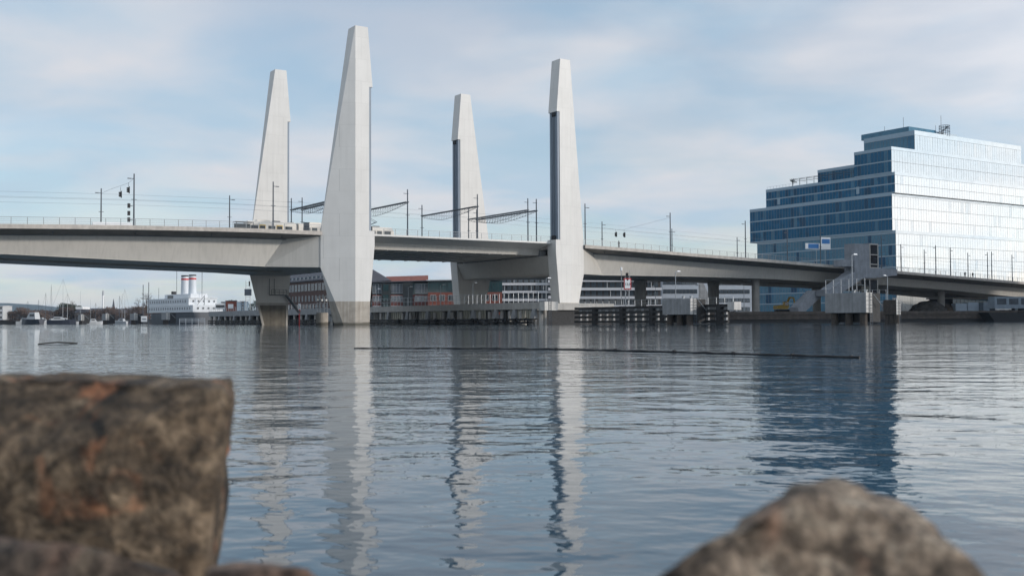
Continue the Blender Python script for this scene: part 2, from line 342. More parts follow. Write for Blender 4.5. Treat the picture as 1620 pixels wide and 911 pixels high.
# flared ends of the girders and the cross beam heads between each pair of pylons
def flare(root, fs, so):
    f = lambda s: so+fs*s
    for ft in (1, -1):
        g = lambda t: t if ft == 1 else TP-t
        pts = [(-11.3,7.02,16.25),(-14.8,7.97,11.0),(-5.55,3.14,16.8),(-5.55,3.14,10.88),(-5.55,12,16.3),(-5.55,12,10.88),(-13,12,16.2),(-14.4,12,10.95)]
        MB().hull([(f(s), g(t), z-(0.25 if fs < 0 and z > 12 else 0)) for s, t, z in pts]).build('girder_flare', M_GIRD, root)
flare(left, 1, 0); flare(right, -1, SP)
def crosshead(fs, so, label):
    root = thing('crosshead_beam', label, 'beam', B(so, 0, 0), TH)
    pts = [(-5.6,3.15,10.86),(2.2,3.15,10.86),(3.9,3.15,14.55),(3.9,3.15,14.6),(-5.6,3.15,15.9)]
    MB().loft([[(fs*s, t, z) for s, _, z in pts] for t in (TD+.02, TP-TD-.02)]).build('beam', M_GIRD, root)
    MB().box(min(fs*-5.7,fs*4.0), max(fs*-5.7,fs*4.0), TD+.03, TP-TD-.03, 16.0, 17.44).build('deck', M_DECKC, root)
    MB().box(min(fs*2.4,fs*3.85), max(fs*2.4,fs*3.85), 6, TP-6, 14.62, 15.95).build('bearing_shelf', M_CONCD, root)
    return root
crosshead(1, 0, 'cross beam joining the legs of the two left pylons under the deck')
crosshead(-1, SP, 'shaded cross beam joining the legs of the two right pylons below the lift span')
ls = thing('lift_span', 'flat steel lift span hanging between the four pylons', 'bridge span', B(0,0,0), TH)
ss = frange(4.15, SP-4.15, 5); z0 = 17.45
MB().loft([[(s,1.5,z0),(s,1.5,z0-.35),(s,6,16.15),(s,38.7,16.15),(s,43.2,z0-.35),(s,43.2,z0)] for s in ss]).build('deck', M_PYLON, ls)
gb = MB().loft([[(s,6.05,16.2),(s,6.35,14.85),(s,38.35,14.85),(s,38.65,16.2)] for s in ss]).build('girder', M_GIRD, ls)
for s in frange(6.5, SP-6.5, 3.4): MB().box(s-.05, s+.05, 6.4, 38.3, 14.72, 14.849).build('stiffener', M_GIRD, gb)
MB().box(4.3, SP-4.3, 4.2, 40.5, z0, z0+.006).build('roadway', M_ASPH, ls)
for t in (1.62, 43.08): railing(ls, 4.3, SP-4.3, t, lambda s: z0)
# bridge piers on the right bank
M_PIER = mat('pier_concrete', (0.30, 0.285, 0.265), 0.85, 0.15, 0.7, 0.2, streak=0.3)
def column(x, s, t, r, label):
    h = gz(s)-0.2; root = tag(MB().lathe([(r*1.0,-1),(r,h-1.2),(r*1.12,h-.25),(r*1.12,h)], 20).build('bridge_column', M_PIER, smooth=False, loc=B(s,t,0)), label, 'column', 'round columns under the right span')
column(0, 118.5, 12, 1.0, 'pale round concrete column beside the yellow excavator')
column(0, 198, 13, 1.05, 'round concrete column behind the dark heap at far right')
column(0, 95, 30, 1.5, 'dark round column under the right span left of the white office')
column(0, 122, 31, 1.5, 'dark round column under the right span right of the white office')
column(0, 165, 32, 1.2, 'dark round column under the right span behind the stair tower')

# ------------------------------------------------------------------ catenary masts and portals
def mast_mesh(h, arm):
    m = MB().tube((0,0,-.1),(0,0,h),.15,.11,8)
    m.tube((0,0,h-.85),(arm*.95,0,h-.85),.05); m.box(min(arm*.6,arm*1.15), max(arm*.6,arm*1.15), -.14, .14, h-.95, h-.8)
    m.tube((-.45,0,h*.52),(.45,0,h*.52),.05); m.box(-.26,.26,-.26,.26,-.05,.12)
    return m
MM = {}
def mast(s, t, h, arm, label, grp):
    key = (h, arm)
    if key not in MM:
        MM[key] = (MB().tube((0,0,-.1),(0,0,h),.15,.11,8).box(-.26,.26,-.26,.26,-.05,.12).mesh('pole', M_DSTEEL),
                   MB().tube((0,0,h-.85),(arm*.7,0,h-.85),.05).box(min(arm*.5,arm*1.1), max(arm*.5,arm*1.1), -.14, .14, h-.93, h-.8).mesh('lamp_arm', M_DSTEEL),
                   MB().tube((-.45,0,h*.52),(.45,0,h*.52),.05).mesh('wire_bracket', M_DSTEEL))
    r = thing('catenary_mast', label, 'mast', B(s, t, dz(s)+.05), TH, grp)
    link('pole', MM[key][0], r); link('lamp_arm', MM[key][1], r); link('wire_bracket', MM[key][2], r)
    return r
g1, g2 = 'masts along the near edge of the bridge', 'masts along the far side of the bridge'
mast(-39.1, 5.5, 9.3, -1, 'tall dark mast with traffic signals on the left span, nearest the left edge', g1)
mast(-13.8, 6.2, 9.3, 1, 'dark mast in front of the leftmost pylon', g1)
mast(-39.3, 29.5, 9.3, -1, 'shorter dark mast left of the signal mast, leftmost mast of all', g2)
mast(-13.6, 31.5, 9.3, 1, 'dark mast just left of the leftmost pylon', g2)
mast(56.9, 3.5, 9.3, 1, 'dark mast touching the right edge of the rightmost pylon', g1)
mast(81.8, 3.5, 9.3, -1, 'tallest dark mast midway along the right span, left of the glass building', g1)
mast(106.2, 3.4, 9.3, -1, 'dark mast just left of the glass building', g1)
mast(134.6, 4.4, 9.3, 1, 'dark mast beside the small white and blue sign before the blue glass', g1)
mast(158, 3.4, 9.3, 1, 'dark mast directly right of the concrete stair tower', g1)
mast(81.7, 29, 9.3, 1, 'short dark mast with a lamp second right of the rightmost pylon', g2)
mast(106.1, 30, 9.3, 1, 'thin short mast almost behind the tallest right span mast', g2)
mast(134.3, 34, 9.3, 1, 'short thin mast standing left of the glass building, behind the near mast', g2)
mast(128.3, 10, 9.3, -1, 'thin dark mast against the lower left of the blue glass facade', g2)
for i, (s, t, h, a) in enumerate([(173.2,8.5,8.5,1),(191.6,14,8.5,1),(181.8,3.3,8.5,-1),(191.1,5,8.5,1),(208.7,11,8.5,1),(210.2,5.5,8.5,-1),(209,3.4,8.5,1),(223,5.5,8.5,1)]):
    order = [0,1,2,3,4,5,6,7]
    mast(s, t, h, a, 'dark mast against the bright glass facade, %s from its left corner' % ORD[i], 'masts before the bright glass facade')
def portal(s, tn, tf, label):
    h = 9.3; zb = 17.46; r = thing('catenary_portal', label, 'catenary portal', B(s, 0, zb), TH, 'catenary portals on the lift bridge')
    for t in (tn, tf):
        MB().tube((0,t,0),(0,t,h),.15,.11,8).box(-.26,.26,t-.26,t+.26,0,.15).tube((-.9,t,h-.85),(.2,t,h-.85),.05).tube((-.4,t,h*.45),(.5,t,h*.45),.05).build('post', M_DSTEEL, r)
    zt = h-2.5; n = 22; tr = MB()
    def dep(k): return 0.22+1.35*math.sin(math.pi*min(1, k*0.80+0.0))**1.0*(1 if k < .62 else max(0, 1-(k-.62)/.38)**.6)
    pts = [(tn+(tf-tn)*k/n, dep(k/n)) for k in range(n+1)]
    for x in (-.28, .28): tr.bar((x,tn,zt),(x,tf,zt),.14,.2)
    for (ta, da), (tb, db) in zip(pts, pts[1:]):
        tr.bar((0,ta,zt-da),(0,tb,zt-db),.07,.07)
        tr.tube((-.28,ta,zt),(0,tb,zt-db),.02,n=4); tr.tube((.28,ta,zt),(0,tb,zt-db),.02,n=4)
        tr.bar((-.28,ta,zt),(.28,tb,zt),.04,.05)
    tr.build('truss', M_DSTEEL, r)
    return r
portal(-1.0, 4.5, 29.5, 'dark truss portal starting at the first post right of the leftmost pylon')
portal(0.6, 4.0, 27.5, 'dark truss portal starting at the second post right of the leftmost pylon')
portal(12.9, 3.5, 28, 'dark truss portal ending at the tall post just right of the tallest pylon')
portal(28.9, 3.2, 27, 'dark truss portal spanning the middle of the lift span')
portal(42.0, 4.0, 28.5, 'dark truss portal at the right end of the lift span, outer of two')
portal(44.2, 4.0, 28.5, 'dark truss portal closest to the rightmost pylon')
def wire(pts, r, label, grp='overhead wires above the bridge deck'):
    m = MB()
    for a, b in zip(pts, pts[1:]): m.tube(a, b, r, n=4)
    return tag(m.build('overhead_wire', M_DSTEEL), label, 'wire', grp)
sw = frange(-112, 260, 6)
for t, h, lab in ((13,5.5,'nearer contact wire over the tram tracks'),(13,6.5,'nearer carrier wire above the contact wire'),(21,5.5,'farther contact wire over the tram tracks'),(21,6.5,'farther carrier wire above the contact wire')):
    wire([B(s, t, dz(s)+h) for s in sw], .016, lab)
def suspended_signal(s, t, z, label):
    r = thing('suspended_signal', label, 'traffic signal', B(s, t, z), TH, 'suspended traffic signals')
    MB().box(-.13,.13,-.17,.17,-.45,.45).build('housing', M_BLACK, r)
    MB().box(.131,.16,-.3,.3,-.6,.6).build('backing_board', M_BLACK, r)
    for k in (-.29, 0, .29): MB().tube((-.13,0,k),(-.3,0,k),.12,n=10).build('lens_hood', M_BLACK, r)
    MB().tube((0,0,.55),(0,0,1.3),.03).build('hanger', M_DSTEEL, r)
suspended_signal(-39, 9.8, 24.0, 'black traffic signal hung in the air left of the signal mast, higher one')
suspended_signal(-40.2, 10.4, 23.2, 'black traffic signal hung in the air left of the signal mast, lower one')
suspended_signal(80.5, 22, 21.9, 'black traffic signal hung above the right span, left one')
suspended_signal(81.5, 20, 21.7, 'black traffic signal hung above the right span, right one')
wire([B(-39.1,5.5,25.6), B(-39,9.8,25.2), B(-40,18,25.0), B(-39.3,29.5,25.4)], .02, 'span wire carrying the traffic signals by the signal mast', 'signal span wires')
wire([B(81.8,3.5,24.6), B(81.5,20,23.0), B(80.5,22,23.1), B(81.7,29,24.2)], .02, 'span wire carrying the traffic signals over the right span', 'signal span wires')
for z, k in ((2.9,0),(4.4,1),(5.2,2)):
    pass
sg = thing('mast_signal', 'cluster of black signal heads fixed to the tall mast on the left span', 'traffic signal', B(-39.4,5.5,17.0), TH)
for z in (1.0, 2.1, 3.4): MB().box(-.75,-.35,-.2,.2,z,z+.75).build('housing', M_BLACK, sg)
MB().box(-.4,.1,-.05,.05,1.3,1.4).box(-.4,.1,-.05,.05,3.7,3.8).build('bracket', M_DSTEEL, sg)

# ------------------------------------------------------------------ tram
def tram():
    r = thing('tram', 'cream tram with yellow doors crossing the bridge behind the tallest pylon', 'tram', B(-13.2, 22.7, 17.47), TH)
    Lm = 33.0; secl = [(0, 10.6), (11.1, 21.9), (22.4, Lm)]
    def prof(y, z): return (y, z)
    cs = [(0,.35),(0,2.9),(.25,3.35),(.6,3.5),(1.9,3.5),(2.25,3.35),(2.5,2.9),(2.5,.35)]
    for i, (a, b) in enumerate(secl):
        ends = [a, a+.5, b-.5, b]
        sc = []
        for x in ends:
            k = .82 if (x == 0 or x == Lm) else 1.0
            sc.append([(x, 1.25+(y-1.25)*k, .35+(z-.35)*(k if k < 1 else 1)) for y, z in cs])
        body = MB().loft(sc).build('car_body', M_CREAM, r)
        n = 5; w = (b-a-1.6)/n
        for k in range(n):
            x = a+.8+k*w
            door = k in (1, 3)
            if door: MB().box(x+.15, x+w-.35, -.05, .0, .45, 2.75).build('door', M_YEL if i == 0 else M_CREAM, body)
            MB().box(x+.25, x+w-.45 if door else x+w-.12, -.09, -.02 if door else .0, 1.3 if not door else 1.0, 2.6).build('window', M_DGLASS, body)
        MB().box(a+2.5, a+5.2, .6, 1.9, 3.5, 3.78).build('roof_unit', M_CREAM, r)
        MB().box(a+6, a+7.4, .7, 1.8, 3.5, 3.72).build('roof_unit', M_DSTEEL, r)
        MB().box(a+.7, b-.7, .12, 2.38, .02, .36).build('bogie_skirt', M_DSTEEL, r)
    for x0, x1 in ((10.55, 11.15), (21.85, 22.45)): MB().box(x0, x1, .15, 2.35, .4, 3.2).build('bellows', M_BLACK, r)
    p = MB()
    for y in (.75, 1.75): p.tube((27.0,y,3.55),(29.2,y,4.55),.05); p.tube((29.2,y,4.55),(27.4,y,5.45),.04)
    p.tube((27.4,.4,5.48),(27.4,2.1,5.48),.05); p.tube((29.2,.75,4.55),(29.2,1.75,4.55),.05); p.box(26.6,27.4,.6,1.9,3.5,3.62)
    p.build('pantograph', M_DSTEEL, r)
tram()
sh = thing('tram_shelter', 'small grey stop shelter at the left end of the tram', 'shelter', B(-17.5,16,17.46), TH)
MB().box(0,3.6,0,1.8,2.5,2.62).build('roof', M_CREAM, sh)
for x in (.1, 3.4): MB().box(x,x+.08,.1,.18,0,2.5).build('post', M_DSTEEL, sh); 
MB().box(.15,3.4,1.6,1.64,.4,2.3).build('pane', M_DGLASS, sh)
cb = MB().box(0,.9,0,.7,0,2.1).box(-.06,.96,-.05,.75,2.1,2.2).build('control_cabinet', M_DSTEEL, None, loc=B(-6.8,8,17.46)); cb.rotation_euler=(0,0,TH)
tag(cb, 'black box cabinet on the deck left of the tallest pylon', 'cabinet')
jb = MB().loft([[(0,-.3,0),(0,.3,0),(0,.12,.8),(0,-.12,.8)],[(6.5,-.3,0),(6.5,.3,0),(6.5,.12,.8),(6.5,-.12,.8)]]).build('road_barrier', M_WHITE, None, loc=B(-46,5,16.85)); jb.rotation_euler=(0,-.02,TH)
tag(jb, 'low white barrier on the left span beside the leftmost masts', 'barrier')

# ------------------------------------------------------------------ people on the deck
def person(s, t, coat, rz, label):
    z = dz(s)+.06
    V_ = [(0,0,.95),(0,0,1.15),(0,0,1.38),(0,.0,1.5),(0,.03,1.62),(0,.03,1.74),(.18,0,1.4),(.25,.02,1.15),(.24,.12,.92),(-.18,0,1.4),(-.25,.02,1.15),(-.24,.12,.92),
          (.1,0,.9),(.12,.10,.5),(.12,.05,.08),(.12,.2,.04),(-.1,0,.9),(-.12,.02,.5),(-.12,-.15,.1),(-.12,-.02,.04)]
    E_ = [(0,1),(1,2),(2,3),(3,4),(4,5),(2,6),(6,7),(7,8),(2,9),(9,10),(10,11),(0,12),(12,13),(13,14),(14,15),(0,16),(16,17),(17,18),(18,19)]
    rad = [.17,.17,.19,.07,.105,.08,.09,.065,.045,.09,.065,.045,.11,.08,.055,.045,.11,.08,.055,.045]
    me = bpy.data.meshes.new('person'); me.from_pydata(V_, E_, []); me.materials.append(coat)
    o = bpy.data.objects.new('person', me); COL.objects.link(o); o.location = B(s,t,z); o.rotation_euler = (0,0,rz)
    o.modifiers.new('skin','SKIN'); sub = o.modifiers.new('sub','SUBSURF'); sub.levels = sub.render_levels = 1
    for i, sv in enumerate(me.skin_vertices[0].data): sv.radius = (rad[i], rad[i]); sv.use_root = (i == 0)
    tag(o, label, 'person'); return o
M_COAT = mat('dark_coat', (0.02,0.02,0.025), 0.9, 0.2, 5)
M_COAT2 = mat('grey_coat', (0.07,0.06,0.06), 0.9, 0.2, 5)
person(66.2, 3.3, M_COAT, TH-1.57, 'person in dark clothes walking on the right span near the rightmost pylon')
person(199.5, 3.4, M_COAT, TH+1.57, 'person in dark clothes on the right span before the bright glass')
person(196.0, 3.6, M_COAT2, TH+1.57, 'person in a grey coat on the right span, left of the other walker')

# ------------------------------------------------------------------ stair tower at the right span
st = thing('stair_tower', 'grey concrete stair tower with tall window and flight leading down beside the right span', 'stair tower', B(138.6, -3.2, 0), TH)
M_ST = mat('stair_concrete', (0.22, 0.235, 0.26), 0.85, 0.2, 0.6, 0.3, streak=0.35)
MB().box(0, 5.9, 0, 3.2, 12.6, 20.2).build('stair_head', M_ST, st)
MB().loft([[(x,y,z0_) for x,y in ((5.95,.0),(9.5,.0),(9.5,3.2),(5.95,3.2))] for z0_ in (14.0,14.01)]).build('floor_slab', M_ST, st)
fr = MB()
for x in (5.95, 9.2): fr.box(x, x+.3, -.06, .2, 14.02, 20.3)
for z in (14.02, 14.9, 17.4, 20.1): fr.box(5.95, 9.5, -.05, .15, z, z+.22)
fo = fr.build('window_frame', M_CONC, st)
MB().box(6.2, 9.25, .06, .1, 14.2, 17.5).build('pane', M_DGLASS, fo); MB().box(6.2, 9.25, .06, .1, 17.6, 20.2).build('pane', M_DGLASS, fo)
MB().box(5.95, 9.5, 3.0, 3.2, 14.02, 20.2).build('back_wall', M_ST, st)
MB().box(5.95, 9.5, -.02, 3.22, 20.32, 20.5).build('roof', M_ST, st)
MB().loft([[(0,y,14.0),(17,y,14.0),(17,y,12.3),(7,y,11.4),(3.4,y,11.4),(-7,y,6.6),(-11,y,6.6),(-11,y,8.2),(-9.6,y,8.2),(-.02,y,12.9)] for y in (-.1,3.25)]).build('stair_flight', M_ST, st)
MB().loft([[(-10.9,y,8.1),(-17.5,y,3.7),(-17.5,y,2.6),(-15,y,2.6),(-8.6,y,6.65)] for y in (3.4,6.2)]).build('stair_flight', M_ST, st)
MB().box(6.3, 9.3, .4, 3.0, 2.0, 11.0).build('lift_shaft', M_DGLASS, st)
lf = MB()
for x in (6.15, 9.3): lf.box(x, x+.18, .2, .38, 2.0, 11.0)
for z in (3.4, 7.2): lf.box(6.15, 9.48, .21, .37, z, z+.15)
lf.build('lift_frame', M_CONC, st)
MB().box(-4.6, -.02, .4, 2.8, 14.25, 15.9).build('canopy_wall', M_ST, st)

# ------------------------------------------------------------------ guide pier, fender wall, wharf
gp = thing('guide_pier', 'long grey concrete pier on piles running back from the rightmost pylon', 'pier', B(33, 0, 0), TH)
MB().box(0, 3.2, -13, 66, 3.0, 4.35).build('beam', M_CONC, gp)
MB().box(.02, 3.18, -14.8, -13, 2.7, 4.4).build('end_block', mat('light_concrete', (0.55,0.53,0.5), 0.8, 0.15, 0.8, 0.2, streak=0.3), gp)
MB().box(3.22, 25, -5, 50, 2.9, 4.3).build('pylon_platform', M_CONC, gp)
MB().box(3.3, 24.9, -4.4, -3.6, -1, 2.9).build('platform_skirt', M_TIMBER, gp)
lg = MB().loft([[(-.05,-.45,3.0),(.5,-.45,3.0),(.5,.45,3.0),(-.05,.45,3.0)],[(-.35,-.7,1.2),(.5,-.7,1.2),(.5,.7,1.2),(-.35,.7,1.2)]]).mesh('bracket', M_CONCD)
for t in (-11,-4,3,12,22,32,42,52,62): link('bracket', lg, gp, (0,t,0))
pl = MB().lathe([(.45,-2),(.45,3)], 10).mesh('pile', M_CONC)
for k, t in enumerate(frange(-12, 65, 3.5)): link('pile', pl, gp, (1.1, t, 0)); link('pile', pl, gp, (2.6, t+1, 0))
sh_ = MB().box(-.05,.05,-.4,.4,.9,3.0).mesh('sheet_pile', mat('pale_sheet_pile', (0.38,0.36,0.29), .8, .25, 1.2, streak=.6))
for k, t in enumerate(frange(-11, 64, 1.05)):
    if int(k/9) % 2 == 0: link('sheet_pile', sh_, gp, (.62, t, 0))
bm_ = MB().box(-.22,.22,-3.4,3.4,-.2,.2).mesh('fender_beam', M_TIMBER)
for t in frange(-8, 62, 7):
    for z in (.35, .95): link('fender_beam', bm_, gp, (-.25+random.uniform(-.1,.1), t, z), (0,0,random.uniform(-.01,.01)))
fb = MB().box(-.2,.2,-.3,.3,.2,2.6).mesh('fender_post', M_CONC)
for k, t in enumerate(frange(-10, 64, 3.9)):
    if k % 3: link('fender_post', fb, gp, (.2, t, 0))
ty = MB()
for i in range(14): 
    a = 6.28318*i/14; b = 6.28318*(i+1)/14
    ty.tube((0,.42*math.cos(a),.42*math.sin(a)), (0,.42*math.cos(b),.42*math.sin(b)), .17, n=6)
tym = ty.mesh('tyre_fender', M_BLACK)
for t in (-9.5,-6,-1.5,1.5,9,11,19,21,27,36,45): link('tyre_fender', tym, gp, (-.75, t, .75))
rl = MB()
for t in frange(-12.5, 65, 1.75): rl.box(.1,.18,t-.04,t+.04,4.35,6.3)
for z in (5.3, 6.3): rl.bar((.14,-12.5,z),(.14,65,z),.06,.06)
rl.build('railing', M_STEEL, gp)
ld = MB()
for x in (1.0, 1.55): ld.tube((x,-14.85,-.2),(x,-14.85,4.4),.04)
for z in frange(.1, 4.2, .35): ld.tube((1.0,-14.85,z),(1.55,-14.85,z),.03)
ld.build('ladder', M_DSTEEL, gp)
pe = MB().lathe([(1.25,-2),(1.25,2.0),(1.15,2.9),(.6,3.3)], 16).build('pier_head', M_CONC, gp, smooth=False, loc=(.6, 67.5, 0))
def lamp(p, h, label, arm=1, grp='street lamps on the piers'):
    r = thing('street_lamp', label, 'lamp', p, TH, grp)
    MB().tube((0,0,0),(0,0,h),.09,.06,8).build('pole', M_STEEL, r)
    MB().tube((0,0,h),(arm*.5,0,h+.12),.05).build('arm', M_STEEL, r)
    MB().hull([(arm*.4,-.13,h+.05),(arm*.4,.13,h+.05),(arm*1.2,-.16,h+.12),(arm*1.2,.16,h+.12),(arm*.5,0,h+.27),(arm*1.1,0,h+.25)]).build('lantern', M_WHITE, r)
for k, (t, h) in enumerate([(-13.2, 4.5), (14.3,4.5), (28.4, 4.5), (44.2, 4.5), (61.6, 4.5)]):
    lamp(B(34.5, t, 4.35 if t > -13 else 4.4), h, 'white lamp post on the long pier, %s from its right end' % ORD[k])
lamp(B(44.0, -40, 3.1), 6.2, 'tall white lamp post behind the middle grey mooring block')
lamp((40.4, 300, QZ), 7.3, 'white lamp post on the far quay, between sign and mooring block', -1)
lamp((48.5, 275, QZ), 6.8, 'white lamp post on the quay directly right of the middle mooring block', -1)
lamp((59.9, 275, QZ), 7.0, 'white lamp post on the quay behind the right end of the fender wall', -1)

fw = thing('fender_wall', 'dark timber fender wall on steel posts right of the rightmost pylon', 'fender', B(41, -14, 0), TH-.06)
mbm = MB().box(-.22,.22,-4.45,0,-.22,.22).mesh('fender_beam', M_TIMBER)
mpo = MB().box(-.2,.2,-.22,.22,.2,3.1).mesh('fender_post', mat('pale_steel_post', (0.42,0.43,0.44), .6, .2, 1.5, streak=.4))
mpd = MB().box(-.4,.3,-.55,.55,-.6,3.3).mesh('fender_pile', M_TIMBER)
for k in range(10):
    for z in (.45, 1.35, 2.2, 3.05): link('fender_beam', mbm, fw, (random.uniform(-.04,.04), -k*4.5, z))
    link('fender_post', mpo, fw, (.5, -k*4.5-1.1, 0)); link('fender_post', mpo, fw, (.5, -k*4.5-3.3, 0))
    if k % 2 == 1: link('fender_pile', mpd, fw, (.15, -k*4.5-2.2, 0))
MB().box(.75, 2.2, -45, 0, 2.5, 3.1).build('walkway', M_CONCD, fw)
MB().box(-.3, 1.2, -46.6, -45.05, 2.3, 3.6).build('end_block', MATS['light_concrete'], fw)
rl = MB()
for t in frange(-45, 0, 2.0): rl.box(.9,.97,t-.035,t+.035,3.1,4.4)
for z in (3.8, 4.4): rl.bar((.93,-45,z),(.93,0,z),.05,.05)
rl.build('railing', M_STEEL, fw)

# wharf beyond, in front of the ship
wh = thing('wharf', 'far concrete wharf on piles between the ship and the leftmost pylon', 'pier', B(26, 71, 0), TH)
MB().box(0, 7, 0, 100, 2.6, 4.2).build('beam', M_CONCD, wh)
for k, t in enumerate(frange(1, 99, 5)):
    link('pile', pl, wh, (.7, t, -.2)); link('pile', pl, wh, (3.5, t+2, -.2))
    if k % 3 == 0: link('bracket', lg, wh, (0, t, -.35))
for t in frange(4, 96, 7):
    for z in (.4, 1.1): link('fender_beam', bm_, wh, (-.2, t, z))
MB().box(6.4, 7, 0, 100, -1, 2.6).build('back_wall', M_TIMBER, wh)
rl = MB()
for t in frange(0, 100, 2.2): rl.box(.1,.17,t-.035,t+.035,4.2,5.4)
for z in (4.8, 5.4): rl.bar((.13,0,z),(.13,100,z),.05,.05)
rl.build('railing', M_STEEL, wh)
# small control cage on a round base left of the tallest pylon
cg = thing('mooring_island', 'small round concrete base with a steel cage left of the tallest pylon', 'mooring post', B(4.5, 26, 0), TH)
MB().lathe([(1.25,-2),(1.25,2.6)], 20).build('base', M_FOOT, cg)
c_ = MB()
for i in range(8):
    a = i*.7854; c_.tube((1.15*math.cos(a),1.15*math.sin(a),2.6),(1.15*math.cos(a),1.15*math.sin(a),6.0),.06)
for z in (3.6, 4.7, 6.0):
    for i in range(8):
        a = i*.7854; b = a+.7854; c_.tube((1.15*math.cos(a),1.15*math.sin(a),z),(1.15*math.cos(b),1.15*math.sin(b),z),.05)
c_.build('cage', M_STEEL, cg)
for a in (3.4, 4.2, 5.0): MB().lathe([(.22,5.0),(.28,5.2),(.22,5.4)], 10, (1.2*math.cos(a),1.2*math.sin(a))).build('signal_lamp', M_WHITE, cg)
# red and white channel mark
rp_ = thing('channel_mark', 'slim red post with a white and red board left of the tallest pylon', 'sign', at(497/6.75*1+400, 513, 262)*1.0, TH)
rp_.location.z = 0
MB().tube((0,0,-1),(0,0,3.8),.14).build('post', M_RED, rp_); MB().box(-.28,.28,-.06,.06,3.4,5.2).build('board', M_WHITE, rp_); MB().box(-.29,.29,-.07,.07,3.3,3.6).build('stripe', M_RED, rp_)

# mooring blocks
def dolphin(s, t, ln, ztop, zbot, label, grp, face=M_CONCD, rz=0.0, rail=False, w=1.45, sc=1.0, dark=True):
    r = thing('mooring_block', label, 'mooring block', B(s, t, 0), TH+rz, grp)
    bevel(MB().box(0, w, 0, ln, zbot, ztop).build('block', face, r), .05)
    lt = MATS['light_concrete']
    MB().box(.03, w-.03, -.1, -.003, zbot+.03, ztop-.03).build('end_panel', lt, r)
    gr = MB()
    for k in range(1, 5): gr.box(.02, w-.02, -.115, -.101, zbot+(ztop-zbot)*k/5-.03, zbot+(ztop-zbot)*k/5+.03)
    gr.box(w*.5-.03, w*.5+.03, -.116, -.1015, zbot+.05, ztop-.05); gr.build('panel_joint', M_DSTEEL, r)
    for k in range(3): MB().lathe([(.55,-2),(.55,zbot)], 12, (w*.5+.1, ln*(.14+.35*k))).build('pile', M_TIMBERB, r)
    if dark: MB().box(w+.02, w+2.4, .4, ln-.5, .3, ztop-.1).build('timber_fender', M_TIMBER, r)
    l_ = MB()
    for x in (w*.45, w*.85): l_.tube((x,-.25,-.2),(x,-.25,ztop),.035)
    for z in frange(0, ztop-.3, .4): l_.tube((w*.45,-.25,z),(w*.85,-.25,z),.03)
    l_.build('ladder', M_DSTEEL, r)
    if rail:
        q = MB()
        for y in frange(.2, ln-.1, (ln-.3)/5): q.tube((.15,y,ztop),(.15,y,ztop+2.05),.055)
        for z in (1.1, 2.05): q.bar((.15,.2,ztop+z),(.15,ln-.1,ztop+z),.06,.06)
        q.build('railing', M_STEEL, r)
    for y in (.5, ln*.35): MB().lathe([(.2,ztop),(.2,ztop+.25),(.28,ztop+.3),(.28,ztop+.4)], 10, (w*.5, y)).build('bollard', M_STEEL, r)
    MB().tube((w+.3,-.1,ztop-.3),(w+2.0,-.25,ztop-2.0),.06).build('chain_stay', M_STEEL, r)
    return r
gd = 'grey mooring blocks right of the rightmost pylon'
dolphin(34.9, -53.5, 6.8, 4.25, 1.6, 'grey concrete mooring block standing before the dark fender wall', gd)
dolphin(43.5, -81.5, 7.5, 4.65, 1.65, 'largest grey mooring block with railing and lamp, below the stair tower', gd, rail=True)
lamp(B(44.2, -78.6, 4.65), 5.6, 'white lamp post on the largest mooring block', 1)
d3 = dolphin(91.5, -50.8, 3.0, 4.5, 1.55, 'dark brown mooring block right of the largest grey one', gd, face=M_TIMBERB, w=1.3, dark=False)
lamp(B(93.2, -47.6, 1.6), 7.6, 'white lamp post behind the dark brown mooring block', -1)
rr = MB()
for y in frange(0, 6.5, 1.6): rr.tube((.1,y,1.9),(.1,y,6.6),.05)
for z in (5.4, 6.6): rr.bar((.1,0,z),(.1,6.5,z),.06,.06)
ro = rr.build('pier_railing', M_STEEL, None, loc=B(93.4,-47.0,0)); ro.rotation_euler = (0,0,TH); tag(ro, 'white tubular railing behind the dark brown mooring block', 'railing')
for k, (x, y, Y) in enumerate([(128,513,495),(167,513,448),(212,513,439),(263,513,415)]):
    p = at(x, y, Y); d = Vector((p.x-OX, p.y-OY)); s = d.x*UX+d.y*UY; t = -d.x*UY+d.y*UX
    dolphin(s, t, 7, 4.4, 1.7, 'small far mooring block under the left span, %s from the left' % ORD[k], 'far mooring blocks under the left span')

# clearance sign 12.0
sgn = thing('clearance_sign', 'white sign with red border reading 12.0 on a lattice mast', 'sign', B(45.6,-24.5,2.8), TH-.55)
tw = MB()
for x in (-.35,.35):
    for y in (-.35,.35): tw.tube((x,y,0),(x,y,6.2),.05)
for k in range(6):
    z = k*1.0; tw.tube((-.35,-.35,z),(.35,-.35,z+1),.03); tw.tube((-.35,.35,z),(-.35,-.35,z+1),.03); tw.tube((-.35,-.35,z),(.35,-.35,z),.03)
tw.tube((.5,0,5),(.5,0,7.5),.04).tube((-1.1,0,0),(-1.1,0,7.4),.06)
tw.build('lattice_mast', M_STEEL, sgn)
MB().box(-.7,.7,-.62,-.5,3.8,5.95).build('board', M_RED, sgn); MB().box(-.53,.53,-.66,-.621,3.98,5.77).build('face', M_WHITE, sgn)
MB().add([(-.25,-.67,5.77),(.25,-.67,5.77),(0,-.67,5.45),(-.25,-.661,5.77),(.25,-.661,5.77),(0,-.661,5.45)],[(0,1,2),(3,5,4),(0,2,5,3),(1,4,5,2),(0,3,4,1)]).build('arrow_mark', M_BLACK, sgn)
MB().box(-.22,.22,-.3,.3,6.3,7.0).build('lamp_housing', M_BLACK, sgn)
MB().lathe([(.12,7.4),(.2,7.5),(.2,8.0),(.1,8.1)], 10, (-1.1,0)).build('beacon', M_WHITE, sgn)
